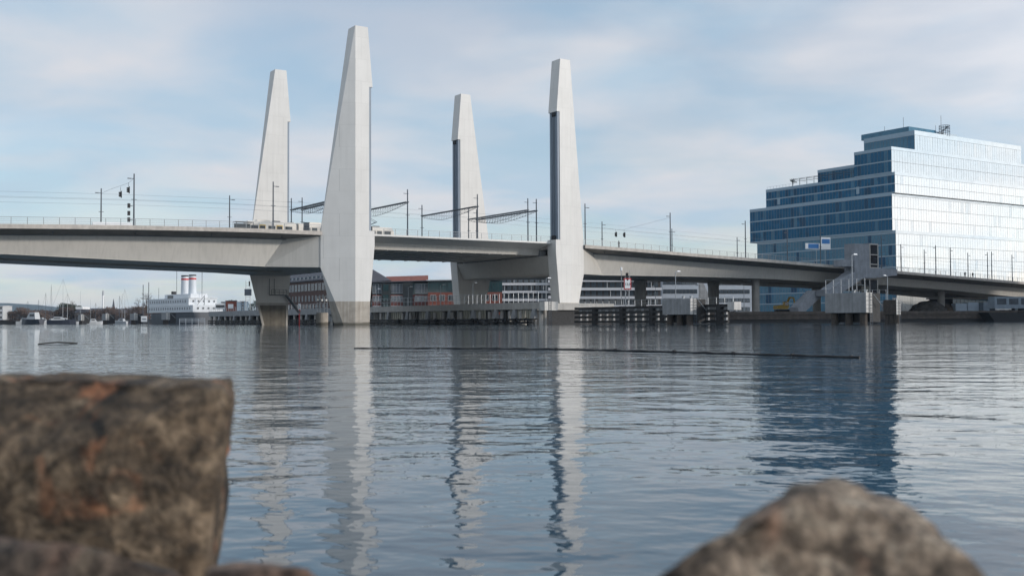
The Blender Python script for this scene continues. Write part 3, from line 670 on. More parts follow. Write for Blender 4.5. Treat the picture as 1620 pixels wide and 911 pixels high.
def text(parent, body, size, loc, rot, m, ext=0.004, name='lettering'):
    cu = bpy.data.curves.new(name, 'FONT'); cu.body = body; cu.size = size; cu.extrude = ext; cu.align_x = 'CENTER'; cu.align_y = 'CENTER'; cu.offset = size*.02
    o = bpy.data.objects.new(name, cu); COL.objects.link(o); o.parent = parent; o.location = loc; o.rotation_euler = rot
    cu.materials.append(m)
    bpy.context.view_layer.update(); me = bpy.data.meshes.new_from_object(o); bpy.data.objects.remove(o)
    return link(name, me, parent, loc, rot)
text(sgn, '12.0', .62, (0,-.67,4.8), (R(90),0,0), M_BLACK)
# channel signal board by the wharf
nb = thing('channel_signal', 'dark square signal board on a post left of the leftmost pylon', 'sign', at(392, 508, 330), TH-.5); nb.location.z = 2.5
MB().tube((-.6,0,0),(-.6,0,11),.1).tube((.7,0,0),(.7,0,11.5),.1).build('post', M_STEEL, nb); MB().box(-1,1.1,-.2,.1,6.4,8.4).build('board', M_DSTEEL, nb); MB().box(.3,.6,-.25,.1,9.3,10.8).build('lamp', M_BLACK, nb)
for k in range(7): MB().tube((-.6,0,5+k*.9),(.7,0,5+k*.9),.04).build('rung', M_STEEL, nb)
# ------------------------------------------------------------------ quay on the right
M_QUAY = mat('quay_timber_wall', (0.075, 0.06, 0.05), 0.85, 0.35, 0.8, 0.4, streak=0.4)
qw = thing('quay_wall', 'dark brown timber quay wall along the water at the right', 'quay wall', (0,0,0), 0)
edge = [(46,261.8),(230,284.8),(420,290)]
for (ax, ay), (bx, by) in zip(edge, edge[1:]):
    for z0_, z1_, o in ((-1,.75,.0),(.8,1.35,.22),(1.4,1.95,.12),(2.0,2.72,.3)):
        d = Vector((bx-ax, by-ay)).normalized(); n = Vector((d.y, -d.x))
        a = Vector((ax,ay))+n*o; b = Vector((bx,by))+n*o
        MB().loft([[(a.x,a.y,z0_),(a.x+.0,a.y,z1_),(a.x-n.x*.6,a.y-n.y*.6,z1_),(a.x-n.x*.6,a.y-n.y*.6,z0_)],[(b.x,b.y,z0_),(b.x,b.y,z1_),(b.x-n.x*.6,b.y-n.y*.6,z1_),(b.x-n.x*.6,b.y-n.y*.6,z0_)]]).build('plank', M_QUAY if z0_ > 0 else M_TIMBER, qw)

# ------------------------------------------------------------------ the stepped glass building
def glass(name, col, rough, spec, var=.2, ior=1.5, metal=0):
    return mat(name, col, rough, var, .35, spec=spec, ior=ior, metal=metal)
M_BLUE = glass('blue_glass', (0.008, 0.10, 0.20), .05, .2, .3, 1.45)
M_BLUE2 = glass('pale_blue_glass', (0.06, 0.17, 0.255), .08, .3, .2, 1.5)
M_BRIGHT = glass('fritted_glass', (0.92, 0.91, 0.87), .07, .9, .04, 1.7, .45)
M_BRIGHT2 = glass('clear_fritted_glass', (0.78, 0.79, 0.77), .05, .9, .08, 1.7, .5)
M_BLUEL = glass('lighter_blue_glass', (0.045, 0.15, 0.245), .06, .3, .3, 1.45)  # lighter blue tone scattered at random among the panes
M_BLUED = glass('deep_blue_glass', (0.005, 0.06, 0.13), .04, .25, .3, 1.45)
M_BLIND = glass('glass_with_blind', (0.075, 0.17, 0.245), .12, .25, .15, 1.45)
M_MULL = mat('pale_mullion', (0.30, 0.34, 0.38), .5, .08, 1)
M_MULLD = mat('grey_mullion', (0.24, 0.26, 0.27), .5, .08, 1)
M_SPAN = mat('spandrel_band', (0.27, 0.37, 0.45), .4, .06, 1)
gbd = thing('glass_office_building', 'stepped office block with blue glass side and bright glass front at the right', 'building', B(233, 56, 0), TH)
GP = []     # (area seen, axis, a, z, w, h, mat)
def block(name, s0, s1, t0, t1, z0, z1, nfl, blue=M_BLUE, left=True, right=True, bright=M_BRIGHT, par=.9):
    core = MB().box(s0, s1, t0, t1, z0+.002, z1).build(name, M_MULLD, gbd)
    fh = (z1-par-z0)/nfl
    if left:
        MB().box(s0-.12, s0-.003, t0, t1, z1-par+.05, z1+.25).build('parapet', M_SPAN, core)
        n = max(1, round((t1-t0)/1.45)); w = (t1-t0)/n
        for k in range(nfl):
            MB().box(s0-.14, s0-.003, t0, t1, z0+k*fh+.005, z0+k*fh+.42).build('spandrel', M_SPAN, core)
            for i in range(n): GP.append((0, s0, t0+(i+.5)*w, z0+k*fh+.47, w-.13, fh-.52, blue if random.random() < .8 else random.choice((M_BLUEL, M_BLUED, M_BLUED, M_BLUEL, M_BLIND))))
    if right:
        MB().box(s0, s1, t0-.12, t0-.003, z1-par+.05, z1+.25).build('parapet', M_BRIGHT2, core)
        n = max(1, round((s1-s0)/1.5)); w = (s1-s0)/n
        for k in range(nfl):
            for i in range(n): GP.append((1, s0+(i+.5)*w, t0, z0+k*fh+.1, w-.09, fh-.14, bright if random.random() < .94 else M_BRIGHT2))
    return core
block('lower_block', 0, 110, -1.1, 64.5, QZ, 31.7, 7, M_BLUE2)
block('middle_block', -.3, 110, 0, 68, 31.72, 45.1, 3)
block('upper_block', 0, 110, -1.1, 59.4, 45.12, 52.3, 2)
block('tower_block', -.2, 110, 0, 16, 52.32, 61.4, 2, bright=M_BRIGHT2)
block('crown_block', 13, 80, 0, 22, 61.42, 68.4, 1, M_BLUE2, bright=M_BRIGHT2, par=1.5)
block('penthouse', 8, 30, 16.02, 40, 52.32, 58.4, 1)
MB().box(14, 30, 3, 24, 68.42, 70.6).build('roof_screen', M_BLUE2, gbd)
MB().box(30.02, 43, 3, 14, 68.42, 70.2).build('plant_room', M_SPAN, gbd)
ring = MB()
for i in range(16):
    a, b = 6.28318*i/16, 6.28318*(i+1)/16
    for z in (70.2, 71.4, 72.4): ring.tube((33+1.9*math.cos(a),1.5+1.9*math.sin(a),z),(33+1.9*math.cos(b),1.5+1.9*math.sin(b),z),.09,n=5)
    ring.tube((33+1.9*math.cos(a),1.5+1.9*math.sin(a),68.4),(33+1.9*math.cos(a),1.5+1.9*math.sin(a),72.4),.06,n=5)
    ring.box(33+1.0*math.cos(a)-.4,33+1.0*math.cos(a)+.4,1.5+math.sin(a)-.4,1.5+math.sin(a)+.4,68.5+i*.25,68.56+i*.25)
ring.build('spiral_stair', M_DSTEEL, gbd)
an = MB()
for x, y, z in ((31,1.5,76),(15,6,74.5),(20,18,73.5),(37,8,74)): an.tube((x,y,68.4),(x,y,z),.07)
an.build('antenna', M_DSTEEL, gbd)
pg = MB()
for t in frange(18, 46, 3.5): pg.box(.6,.75,t,t+.15,52.3,55.2); pg.box(.6,8,t,t+.15,55.05,55.2)
pg.box(.6,.75,18,46.1,55.2,55.35); pg.build('pergola', M_DSTEEL, gbd)
rl = MB()
for t in frange(46, 59, 1.6): rl.box(.3,.36,t,t+.06,52.5,53.6)
rl.bar((.33,46,53.6),(.33,59.2,53.6),.06,.06); rl.build('railing', M_STEEL, gbd)
for (t, z) in ((52, 46.0), (14, 46.3)):
    MB().box(-.2,-.01,t,t+1.3,z,z+2.6).build('vent_frame', M_SPAN, gbd)
# panes: the 300 that show largest are single objects, each set very slightly out of true
c0 = Vector((0,0,CAMH))
def seen(p):
    ax, a, b, z, w, h, m = p
    wp = B(233+(a if ax == 0 else a), 56+b, z) if True else None
    d = (wp-c0); k = abs((d.normalized()).dot(Vector((UX,UY,0)) if ax == 0 else Vector((-UY,UX,0))))
    q = camo.matrix_world.inverted() @ wp; inside = abs(q.x/q.z) < .482
    hidden = z < 12
    return (w*h*k/d.length_squared) * (1 if inside and not hidden else 1e-6)
GP.sort(key=seen, reverse=True)
PM = {}
rest = {}
for i, (ax, a, b, z, w, h, m) in enumerate(GP):
    th = .03
    if i < 300:
        key = (ax, round(w,3), round(h,3), m.name)
        if key not in PM:
            PM[key] = (MB().box(-.06-th,-.06,-w/2,w/2,0,h) if ax == 0 else MB().box(-w/2,w/2,-.06-th,-.06,0,h)).mesh('pane', m)
        link('pane', PM[key], gbd, (a, b, z), (random.gauss(0,.003), random.gauss(0,.003), random.gauss(0,.005)))
    else:
        g = rest.setdefault(m.name, (MB(), m))[0]
        j1, j2 = random.gauss(0,.006), random.gauss(0,.008)
        if ax == 0: g.loft([[(a-.06,b-w/2,zz),(a-.06,b+w/2,zz),(a-.09+j2*(1 if zz > z else 0),b+w/2,zz),(a-.09+j1+j2*(1 if zz > z else 0),b-w/2,zz)] for zz in (z, z+h)])
        else: g.loft([[(a-w/2,b-.06,zz),(a+w/2,b-.06,zz),(a+w/2,b-.09+j2*(1 if zz > z else 0),zz),(a-w/2,b-.09+j1+j2*(1 if zz > z else 0),zz)] for zz in (z, z+h)])
for nm, (g, m) in rest.items(): stuff(g.build('panes', m, gbd))
# signs on the facade
sb = thing('facade_sign', 'small blue and white sign board hung before the blue glass facade', 'sign', B(134, 5.2, dz(134)+4.3), TH-.35)
MB().box(-3.2,1.2,-.1,0,0,1.5).build('board', M_WHITE, sb); MB().box(-2.4,.6,-.12,-.101,.15,1.35).build('panel', mat('sign_blue',(0.02,0.16,0.42),.5,.05,1), sb); MB().tube((0,.1,-4.4),(0,.1,1.5),.07).build('post', M_STEEL, sb)
sb = thing('facade_sign', 'square pale sign with a blue heading beside the dark mast before the blue glass', 'sign', B(137.4, 5.2, dz(137)+4.4), TH-.35)
MB().box(-1.2,1.5,-.1,0,0,3.2).build('board', M_WHITE, sb); MB().box(-1.0,1.3,-.12,-.101,1.5,2.7).build('panel', MATS['sign_blue'], sb); MB().tube((0,.1,-4.6),(0,.1,3.0),.07).build('post', M_STEEL, sb)

# ------------------------------------------------------------------ buildings across the water
WM = {}
def windows(root, p, d, nrm, rows, cols, w, h, dx, dzz, z0, frame, pane, depth=.1, skip=None):
    "a grid of windows on a wall: p start of wall in root space, d along the wall, nrm outwards"
    d = Vector(d).normalized(); ang = math.atan2(d.y, d.x)
    key = (w, h, frame.name, pane.name)
    if key not in WM:
        f = MB().box(-w/2-.09,w/2+.09,-depth,.02,-.09,.0).box(-w/2-.09,w/2+.09,-depth,.02,h,h+.09).box(-w/2-.09,-w/2,-depth,.02,0,h).box(w/2,w/2+.09,-depth,.02,0,h).box(-.04,.04,-depth,.02,0,h)
        WM[key] = (f.mesh('window', frame), MB().box(-w/2,w/2,-.05,.01,0,h).mesh('pane', pane))
    for r in range(rows):
        for c in range(cols):
            if skip and skip(r, c): continue
            q = Vector(p)+d*(dx*(c+.5)); q.z = z0+r*dzz
            fo_ = link('window', WM[key][0], root, q, (0,0,ang)); link('pane', WM[key][1], fo_)
def wallbox(L_, Wd, z0, z1): return MB().box(0, L_, 0, Wd, z0, z1)
M_DBR = mat('dark_brick', (0.10, 0.058, 0.048), .9, .2, 1.2, .2)
M_RBR = mat('red_brick', (0.20, 0.062, 0.042), .9, .18, 1.2, .2)
M_RBR2 = mat('dull_red_brick', (0.15, 0.05, 0.04), .9, .18, 1.2, .2)
M_SLATE = mat('slate_roof', (0.09, 0.09, 0.105), .7, .15, 1, .1)
M_TILE = mat('red_roof_tile', (0.22, 0.075, 0.055), .8, .2, 1, .2)
M_PALEW = mat('pale_window_frame', (0.5, 0.5, 0.5), .5, .05, 1)
M_WGL = mat('window_glass_sky', (0.08, 0.10, 0.12), .06, .3, .5, spec=.9)
M_GREENG = mat('green_glass', (0.03, 0.065, 0.07), .08, .3, .4, spec=.8)
M_BAND = mat('white_balcony_band', (0.66, 0.66, 0.68), .5, .06, .6)

# dark brick warehouse, long side facing the channel (local x runs away along the channel)
a0 = at(522, 500, 352); wr = thing('brick_warehouse', 'dark brick warehouse with rows of small windows seen between the two left pylons', 'building', (a0.x, a0.y, 0), TH+R(90))
MB().box(-2, 70, -16, 0, QZ, 14.6).build('wall', M_DBR, wr)
rf = MB().loft([[(-2.4,.5,14.62),(-2.4,.5,15.0),(-2.4,-5,18.2),(-2.4,-11,18.2),(-2.4,-16.5,15.0),(-2.4,-16.5,14.62)],[(70,.5,14.62),(70,.5,15.0),(70,-5,18.2),(70,-11,18.2),(70,-16.5,15.0),(70,-16.5,14.62)]]).build('roof', M_SLATE, wr)
dm = MB().hull([(-.7,.1,15.0),(.7,.1,15.0),(-.7,.1,16.2),(.7,.1,16.2),(-.7,-2,16.2),(.7,-2,16.2),(-.7,-.6,15.2),(.7,-.6,15.2)]).mesh('skylight', M_WGL)
for k in range(19): link('skylight', dm, rf, (1+k*3.6, -.3, 0))
# facade faces +y in local frame (towards -s): windows along local x
M_DULLF = mat('dull_window_frame', (0.2, 0.19, 0.185), .6, .1, 1)
windows(wr, (70,0.02,0), (-1,0,0), None, 2, 23, 1.25, 1.9, 3.0, 3.1, 4.6, M_DULLF, M_WGL)
windows(wr, (70,0.02,0), (-1,0,0), None, 1, 23, 2.1, 2.4, 3.0, 3.1, 11.3, M_DULLF, M_WGL)
# red brick office with green glass floors
a0 = at(589, 500, 345); rb = thing('brick_office', 'red brick and green glass office seen between the tallest pylon and the farthest one', 'building', (a0.x, a0.y, 0), R(4))
MB().box(0, 26, 0, 14, QZ, 9.4).build('wall', M_RBR2, rb); MB().box(0, 26, .4, 14, 9.42, 13.2).build('glazed_storey', M_GREENG, rb)
MB().box(18, 42, -3.2, 13, QZ, 10.0).build('wall', M_RBR, rb); MB().box(18.05, 42, -3.0, 13, 10.02, 13.6).build('glazed_storey', M_GREENG, rb)
M_DCL = mat('dark_cladding', (0.03,0.035,0.035), .5, .2, 1)
MB().box(3.0, 5.8, -.35, .3, QZ, 13.1).build('stair_bay', M_DCL, rb)
MB().box(9.9, 13.0, -.5, .3, QZ, 13.4).build('stair_bay', M_DCL, rb)
windows(rb, (3.1,-.37,0), (1,0,0), None, 3, 1, 1.7, 2.0, 2.6, 3.2, 4.2, M_DCL, M_GREENG)
MB().loft([[(-.5,-1,13.25),(-.5,15,13.25),(-.5,15,13.5),(-.5,-1,13.5)],[(26,-1,13.9),(26,15,13.9),(26,15,14.2),(26,-1,14.2)]]).build('roof', M_SLATE, rb)
MB().loft([[(17.5,-4,13.7),(17.5,14,13.7),(17.5,14,14.0),(17.5,-4,14.0)],[(43,-4,14.1),(43,14,14.1),(43,14,14.45),(43,-4,14.45)]]).build('roof', M_PALEW, rb)
MB().loft([[(4,3,13.6),(4,14,13.6),(4,9,15.6)],[(18,3,14.0),(18,14,14.0),(18,9,16.0)]]).build('tiled_roof', M_TILE, rb)
MB().hull([(-8,3,13.2),(6,3,14.1),(-8,14,13.2),(6,14,14.1),(-6,8,19.6),(-3,8,19.6)]).build('slate_gable', M_SLATE, rb)
for xx, n, dxx in ((0.1,3,.95),(6.0,4,.95),(13.7,4,1.05)):
    windows(rb, (xx,-.02,0), (1,0,0), None, 2, n, .7, 1.7, dxx, 3.2, 4.0, M_PALEW, M_WGL)
    windows(rb, (xx,.38,0), (1,0,0), None, 1, n, .8, 2.9, dxx, 3, 9.9, M_PALEW, M_WGL)
windows(rb, (18.3,-3.22,0), (1,0,0), None, 2, 8, 1.6, 1.8, 2.85, 3.3, 4.0, M_PALEW, M_DGLASS)
windows(rb, (18.3,-3.02,0), (1,0,0), None, 1, 8, 1.9, 2.3, 2.85, 3, 10.6, M_DCL, M_GREENG)
# blocks of flats with white balcony bands
def banded(p, rz, ln, nf, fh, label, bay=False):
    r = thing('apartment_block', label, 'building', p, rz, 'white banded apartment blocks')
    MB().box(0, ln, 1.6, 14, QZ, QZ+nf*fh).build('wall', mat('dark_facade', (0.05,0.045,0.045), .7, .2, 1), r)
    for k in range(1, nf+1): MB().loft([[(0,0,QZ+k*fh-.55),(0,1.7,QZ+k*fh-.55),(0,1.7,QZ+k*fh+.28),(0,-.05,QZ+k*fh+.28)],[(ln,0,QZ+k*fh-.55),(ln,1.7,QZ+k*fh-.55),(ln,1.7,QZ+k*fh+.28),(ln,-.05,QZ+k*fh+.28)]]).build('balcony_band', M_BAND, r)
    MB().box(-.2, ln+.2, 0, 14.2, QZ+nf*fh+.3, QZ+nf*fh+.5).build('roof', M_SLATE, r)
    windows(r, (0,1.58,0), (1,0,0), None, nf, int(ln/2.1), 1.5, 1.75, 2.1, fh, QZ+.55, MATS['dark_cladding'], M_WGL)
    col = MB().box(-.09,.09,-.09,.09,0,fh-.6).mesh('pillar', M_PALEW)
    for k in range(nf):
        for j in range(int(ln/5)):
            if random.random() < .75: link('pillar', col, r, (2+j*5+random.uniform(-1,1), .5, QZ+k*fh+.05))
    if bay:
        for k in range(nf): MB().box(ln-4.2, ln-.6, -1.4, 1.5, QZ+k*fh+.35, QZ+k*fh+1.35).build('bay_balcony', M_BAND, r)
    return r
a0 = at(766, 500, 395); banded((a0.x, a0.y, 0), R(3), 28, 5, 2.95, 'banded apartment block seen under the lift span, left of the rightmost pylon', True)
a0 = at(906, 500, 352); banded((a0.x, a0.y, 0), R(5), 30, 5, 2.85, 'banded apartment block behind the clearance sign, right of the rightmost pylon')
# pale office with strip windows
M_OFF = mat('pale_cladding', (0.40, 0.44, 0.49), .6, .06, .6)
a0 = at(1048, 500, 372); of = thing('pale_office', 'pale grey office with strip windows behind the fender wall under the right span', 'building', (a0.x, a0.y, 0), R(6))
MB().box(0, 13, 0, 14, QZ, 15.4).build('wall', M_OFF, of); MB().box(13.02, 34, 4, 16, QZ, 17.2).build('wall', M_OFF, of)
MB().hull([(13.5,3.8,QZ),(21,3.8,QZ),(13.5,3.8,16.8),(14.5,3.8,16.8),(13.5,5,QZ),(21,5,QZ),(13.5,5,16.8),(14.5,5,16.8)]).build('outer_stair', M_CONCD, of)
for x, y, n in ((0.3,-.02,9),(19.2,3.98,10)):
    windows(of, (x,y,0), (1,0,0), None, 4, n, 1.1, 1.25, 1.36, 3.1, QZ+1.2, MATS['dark_cladding'], M_WGL)
# low glass hall behind the quay at far right
a0 = at(1440, 500, 372)
hl = thing('glass_pavilion', 'low glass pavilion beneath the right span at the far right edge', 'building', B(214, 20, 0), TH)
MB().box(0, 80, 0, 9, QZ, 3.6).build('plinth', M_CONCD, hl); MB().box(-.3, 80.3, -.3, 9.3, 7.0, 7.4).build('roof', M_PALEW, hl)
pm = MB().box(-.9,.9,-.04,.04,0,3.3).mesh('pane', M_BLUE2)
for k in range(40): link('pane', pm, hl, (1+k*2, 0, 3.65))
MB().box(.3,79.7,4,8.6,3.62,6.98).build('core', MATS['dark_facade'], hl)

# ------------------------------------------------------------------ works yard on the quay
ex = thing('excavator', 'yellow tracked excavator parked on the quay beside the pale round column', 'excavator', at(1238, 492, 296), R(12)); ex.location.z = QZ
for y in (-1.1, 1.1): MB().loft([[(-1.9,y-.3,.35),(-1.6,y-.3,0),(1.6,y-.3,0),(1.9,y-.3,.35),(1.7,y-.3,.8),(-1.7,y-.3,.8)],[(-1.9,y+.3,.35),(-1.6,y+.3,0),(1.6,y+.3,0),(1.9,y+.3,.35),(1.7,y+.3,.8),(-1.7,y+.3,.8)]]).build('track', M_BLACK, ex)
MB().hull([(-2.2,-1.2,.9),(1.2,-1.2,.9),(-2.2,1.2,.9),(1.2,1.2,.9),(-2.2,-1.2,1.9),(-.2,-1.2,2.1),(-2.2,1.2,1.9),(-.2,1.2,2.1),(1.2,-1.2,1.4),(1.2,1.2,1.4)]).build('engine_housing', M_YEL, ex)
cbn = MB().hull([(0,-1.2,1.5),(1.5,-1.2,1.4),(0,0,1.5),(1.5,0,1.4),(.1,-1.15,3.0),(1.2,-1.15,3.0),(.1,-.05,3.0),(1.2,-.05,3.0)]).build('cab', M_YEL, ex)
MB().box(.2,1.2,-1.23,-1.19,1.9,2.8).build('window', M_DGLASS, cbn)
MB().bar((1.0,.4,1.6),(2.4,.4,4.2),.4,.5).bar((2.4,.4,4.2),(3.6,.4,4.0),.38,.45).build('boom', M_YEL, ex)
MB().bar((3.6,.4,4.0),(3.9,.4,1.9),.3,.35).build('stick', M_YEL, ex)
MB().hull([(3.5,-.2,1.9),(4.3,-.2,1.8),(3.5,1,1.9),(4.3,1,1.8),(3.4,-.2,1.0),(3.4,1,1.0),(4.0,-.2,.9),(4.0,1,.9)]).build('bucket', M_DSTEEL, ex)
M_HEAP = mat('rubble', (0.07,0.065,0.06), .95, .4, .8, .6)
def heap(p, rx, ry, h, label, m=M_HEAP):
    bm = bmesh.new(); bmesh.ops.create_icosphere(bm, subdivisions=4, radius=1)
    for v in bm.verts:
        k = 1+.22*noise.fractal(v.co*2.2+Vector(p), 1.0, 2.0, 4)
        zz = max(v.co.z, -.05); v.co = Vector((v.co.x*rx*k, v.co.y*ry*k, (zz**1.3 if zz > 0 else zz)*h*k))
    me = bpy.data.meshes.new('rubble_heap'); bm.to_mesh(me); bm.free(); me.materials.append(m)
    o = link('rubble_heap', me, None, p); tag(o, label, 'heap'); return o
g = at(1470, 495, 318); heap((g.x,g.y,QZ), 5.6, 4, 3.3, 'dark grey rubble heap in front of the right round column')
g = at(1500, 495, 322); heap((g.x,g.y,QZ), 4.2, 3.5, 2.3, 'lower brown rubble heap beside the white containers', mat('brown_rubble',(0.10,0.075,0.055),.95,.4,.8,.6))
def container(x, Y, ln, h, m, label, rz=0.0, cat='container'):
    p = at(x, 495, Y); r = thing('container', label, cat, (p.x,p.y,QZ), TH+rz-.45, 'containers on the works quay')
    MB().box(0,ln,0,2.4,.1,h).build('shell', m, r)
    rbm = MB().box(-.08,.08,-.06,.0,.2,h-.15).mesh('rib', m)
    for k in range(int(ln/.5)): link('rib', rbm, r, (.3+k*.5,0,0))
    MB().box(-.04,ln+.04,-.05,2.45,h,h+.1).build('roof', m, r)
    for xx in (.2, ln-.4): MB().box(xx,xx+.2,.1,2.3,0,.12).build('foot', M_DSTEEL, r)
M_PBL = mat('pale_blue_paint', (0.42,0.50,0.58), .6, .1, 1); M_GRB = mat('grey_blue_paint', (0.20,0.25,0.30), .6, .15, 1)
container(1512, 318, 3.6, 2.5, M_PBL, 'small pale blue container with sloping tarpaulin on the works quay')
container(1531, 320, 6.2, 2.8, M_PBL, 'large pale blue container in the middle of the works quay')
container(1556, 318, 2.6, 2.9, M_GRB, 'narrow grey blue container right of the large pale one')
container(1400, 322, 5.0, 2.8, M_PBL, 'pale blue cabin left of the round column on the works quay')
wk = thing('work_cabin', 'long blue grey site cabin with windows at the right edge of the quay', 'cabin', at(1574, 495, 300), TH-.4); wk.location.z = QZ
MB().box(0,16,0,3,.9,4.2).build('shell', M_GRB, wk)
for k in range(4): MB().box(.7+k*3.8,3.6+k*3.8,-.06,-.003,2.0,3.7).build('window', M_WGL, wk)
for k in range(6): MB().box(.3+k*3,.5+k*3,.2,2.8,0,.9).build('foot', M_DSTEEL, wk)
MB().box(0,5,-.3,-.1,.5,.75).build('step_rail', M_WHITE, wk)
bg_ = thing('barge', 'low black barge moored at the far right quay', 'barge', at(1606, 509, 268), .05); bg_.location.z = 0
MB().hull([(-6,-2,-.5),(30,-2,-.5),(-6,3,-.5),(30,3,-.5),(-8,-2.2,2.3),(30,-2.2,1.9),(-8,3.2,2.3),(30,3.2,1.9)]).build('hull', M_BLACK, bg_); MB().box(2,28,-1.5,2.5,1.95,2.5).build('deck_house', M_TIMBER, bg_)

# ------------------------------------------------------------------ moored white hotel ship
shp = thing('hotel_ship', 'white ship with dark hull and two white funnels with red bands, moored at left', 'ship', (at(303,508,430).x, at(303,508,430).y, 0), math.atan2(28,-26))
M_SHW = mat('ship_white', (0.62,0.65,0.68), .5, .05, .4, streak=.12); M_SHH = mat('ship_hull', (0.05,0.06,0.075), .5, .2, .5)
# local x runs aft (away to the left), y positive points to the channel side (left front)
MB().loft([[(-2,-12.5,-1),(-2,-.6,-1),(-2,0,4.8),(-2,-13,4.8)],[(38,-12.5,-1),(38,-.6,-1),(38,0,4.4),(38,-13,4.4)],[(44,-9,-1),(44,-4,-1),(45,-3.5,4.4),(45,-9.5,4.4)]]).build('hull', M_SHH, shp)
d1 = MB().box(-1.6,41,-12.9,.25,4.82,7.7).build('lower_deck', M_SHW, shp)
d2 = MB().box(2.5,41,-12.4,.05,7.72,10.6).build('upper_deck', M_SHW, shp)
MB().box(6,30,-10,-2.5,10.62,12.4).build('boat_deck', M_SHW, shp)
MB().box(-.6,41.3,-13.0,.35,7.6,7.72).build('deck_edge', M_WHITE, shp); MB().box(2,41.3,-12.6,.15,10.5,10.62).build('deck_edge', M_WHITE, shp)
windows(shp, (39.5,.27,0), (-1,0,0), None, 1, 18, .9, 1.0, 2.2, 3, 5.9, M_SHW, M_DGLASS)
windows(shp, (39.5,.07,0), (-1,0,0), None, 1, 16, .9, 1.0, 2.2, 3, 8.8, M_SHW, M_DGLASS)
windows(shp, (-1.62,-.8,0), (0,-1,0), None, 1, 5, .7, .8, 2.3, 3, 6.0, M_SHW, M_DGLASS)
windows(shp, (2.48,-.8,0), (0,-1,0), None, 1, 5, .7, .8, 2.3, 3, 8.9, M_SHW, M_DGLASS)
for x in (11.5, 18.5):
    f = MB().lathe([(1.65,12.42),(1.45,20.4)], 24, (x,-6.0)).build('funnel', M_SHW, shp, smooth=False)
    MB().lathe([(1.535,18.4),(1.515,19.1)], 24, (x,-6.0)).build('red_band', M_RED, f); MB().lathe([(1.5,19.9),(1.49,20.45)], 24, (x,-6.0)).build('black_top', M_BLACK, f)
    MB().hull([(x+.35,-4.52,14.6),(x-.35,-4.52,14.6),(x+.5,-4.5,15.6),(x-.5,-4.5,15.6),(x,-4.52,16.4),(x+.3,-4.6,14.6),(x,-4.7,16.2)]).build('emblem', mat('emblem_red',(0.25,0.04,0.06),.5,.1,2), f)
ms = MB().tube((24,-5,10.6),(24,-5,24),.1).tube((5,-7,10.6),(5,-7,24),.1).tube((37,-3,10.6),(37,-3,15.5),.08); ms.build('mast', M_DSTEEL, shp)
MB().box(22,27,-3.4,-2.3,10.62,12.0).build('bridge_window_band', M_DGLASS, shp); MB().box(25.5,27,-5.5,-4,12.6,13.8).build('radar_house', M_BLACK, shp)
cr = MB().tube((-1,-5,4.8),(-1,-5,11.6),.12).tube((-1,-5,11.4),(4,-3,6.0),.08).tube((-1,-5,8.0),(3,-2.5,4.9),.07); cr.build('cargo_derrick', M_DSTEEL, shp)
rl = MB()
for y in frange(-12.6, 0, 1.2): rl.tube((-1.5,y,7.72),(-1.5,y,8.7),.04); rl.tube((2.6,y,10.62),(2.6,y,11.5),.04)
for x, z in ((-1.5,8.2),(-1.5,8.7),(2.6,11.05),(2.6,11.5)): rl.bar((x,-12.6,z),(x,0,z),.04,.04)
rl.build('railing', M_WHITE, shp)
# kiosk and fence near the ship
kk = thing('brick_kiosk', 'small red brick kiosk with a white panel on the wharf right of the ship', 'kiosk', at(357,500,372), .2); kk.location.z = 4.1
MB().box(0,3.6,0,3,0,3.9).build('wall', M_RBR, kk); MB().box(-.2,3.8,-.2,3.2,3.92,4.15).build('roof', M_SLATE, kk); MB().box(.8,2.6,-.06,-.003,1.4,2.9).build('sign_panel', M_WHITE, kk)
MB().box(-3.6,-.1,.3,2.6,1.2,3.2).build('annex', M_WHITE, kk); MB().box(-3.3,-.4,.22,.296,1.7,2.6).build('window', M_DGLASS, kk)
fc = MB(); 
for x in frange(0, 9.2, 2.3): fc.box(x-.07,x+.07,-.07,.07,-.6,1.9)
for z in (.7, 1.25, 1.8): fc.box(-.07,9.3,-.05,.05,z-.08,z+.08)
fo_ = fc.build('white_fence', M_WHITE, None, loc=(at(284,511,400).x, at(284,511,400).y, 0.3)); fo_.rotation_euler = (0,0,.1); tag(fo_, 'white horizontal rail fence on the water before the ship', 'fence')
fl = thing('navigation_board', 'white square board on dark poles left of the ship', 'sign', (at(228,511,432).x, at(228,511,432).y, 0), 0.1)
MB().tube((-.5,.2,-1),(-.5,.2,16),.16).tube((1.7,.2,-1),(1.7,.2,17),.16).build('pole', M_DSTEEL, fl); MB().box(-1.2,1.2,-.1,.0,1.0,3.3).build('board', M_WHITE, fl); MB().box(-.8,.8,-.115,-.101,1.8,2.4).build('panel', M_STEEL, fl)

# ------------------------------------------------------------------ boom floating on the water and a drifting stick
bmn = MB(); pts = []
for i in range(61):
    k = i/60; x = 560+800*k; y = interp(x, [560,700,800,900,1000,1100,1200,1300,1360], [551,551.5,552,553.2,555.5,558.5,561.5,564.3,566])
    d = _M @ Vector(((x-810)/FPX, (455.5-y)/FPX, -1)); p = Vector((0,0,CAMH))+d*(-CAMH/d.z); p.z = .008+.006*math.sin(i*1.7)
    pts.append(p)
for i, (a, b) in enumerate(zip(pts, pts[1:])): bmn.tube(a, b, (.010+.014*min(1, i/22))*(1+.25*math.sin(i*2.3)), (.010+.014*min(1, (i+1)/22))*(1+.25*math.sin((i+1)*2.3)), n=8)
for i in range(3, 60, 7): bmn.tube(pts[i]-(pts[i+1]-pts[i])*.12, pts[i]+(pts[i+1]-pts[i])*.12, .03+.012*min(1,i/22), n=10)
tag(bmn.build('floating_hose', M_BLACK), 'thin dark hose floating across the water from centre to right', 'hose')
p0 = at(60, 541.5, 35); p1 = at(122, 541.5, 36)
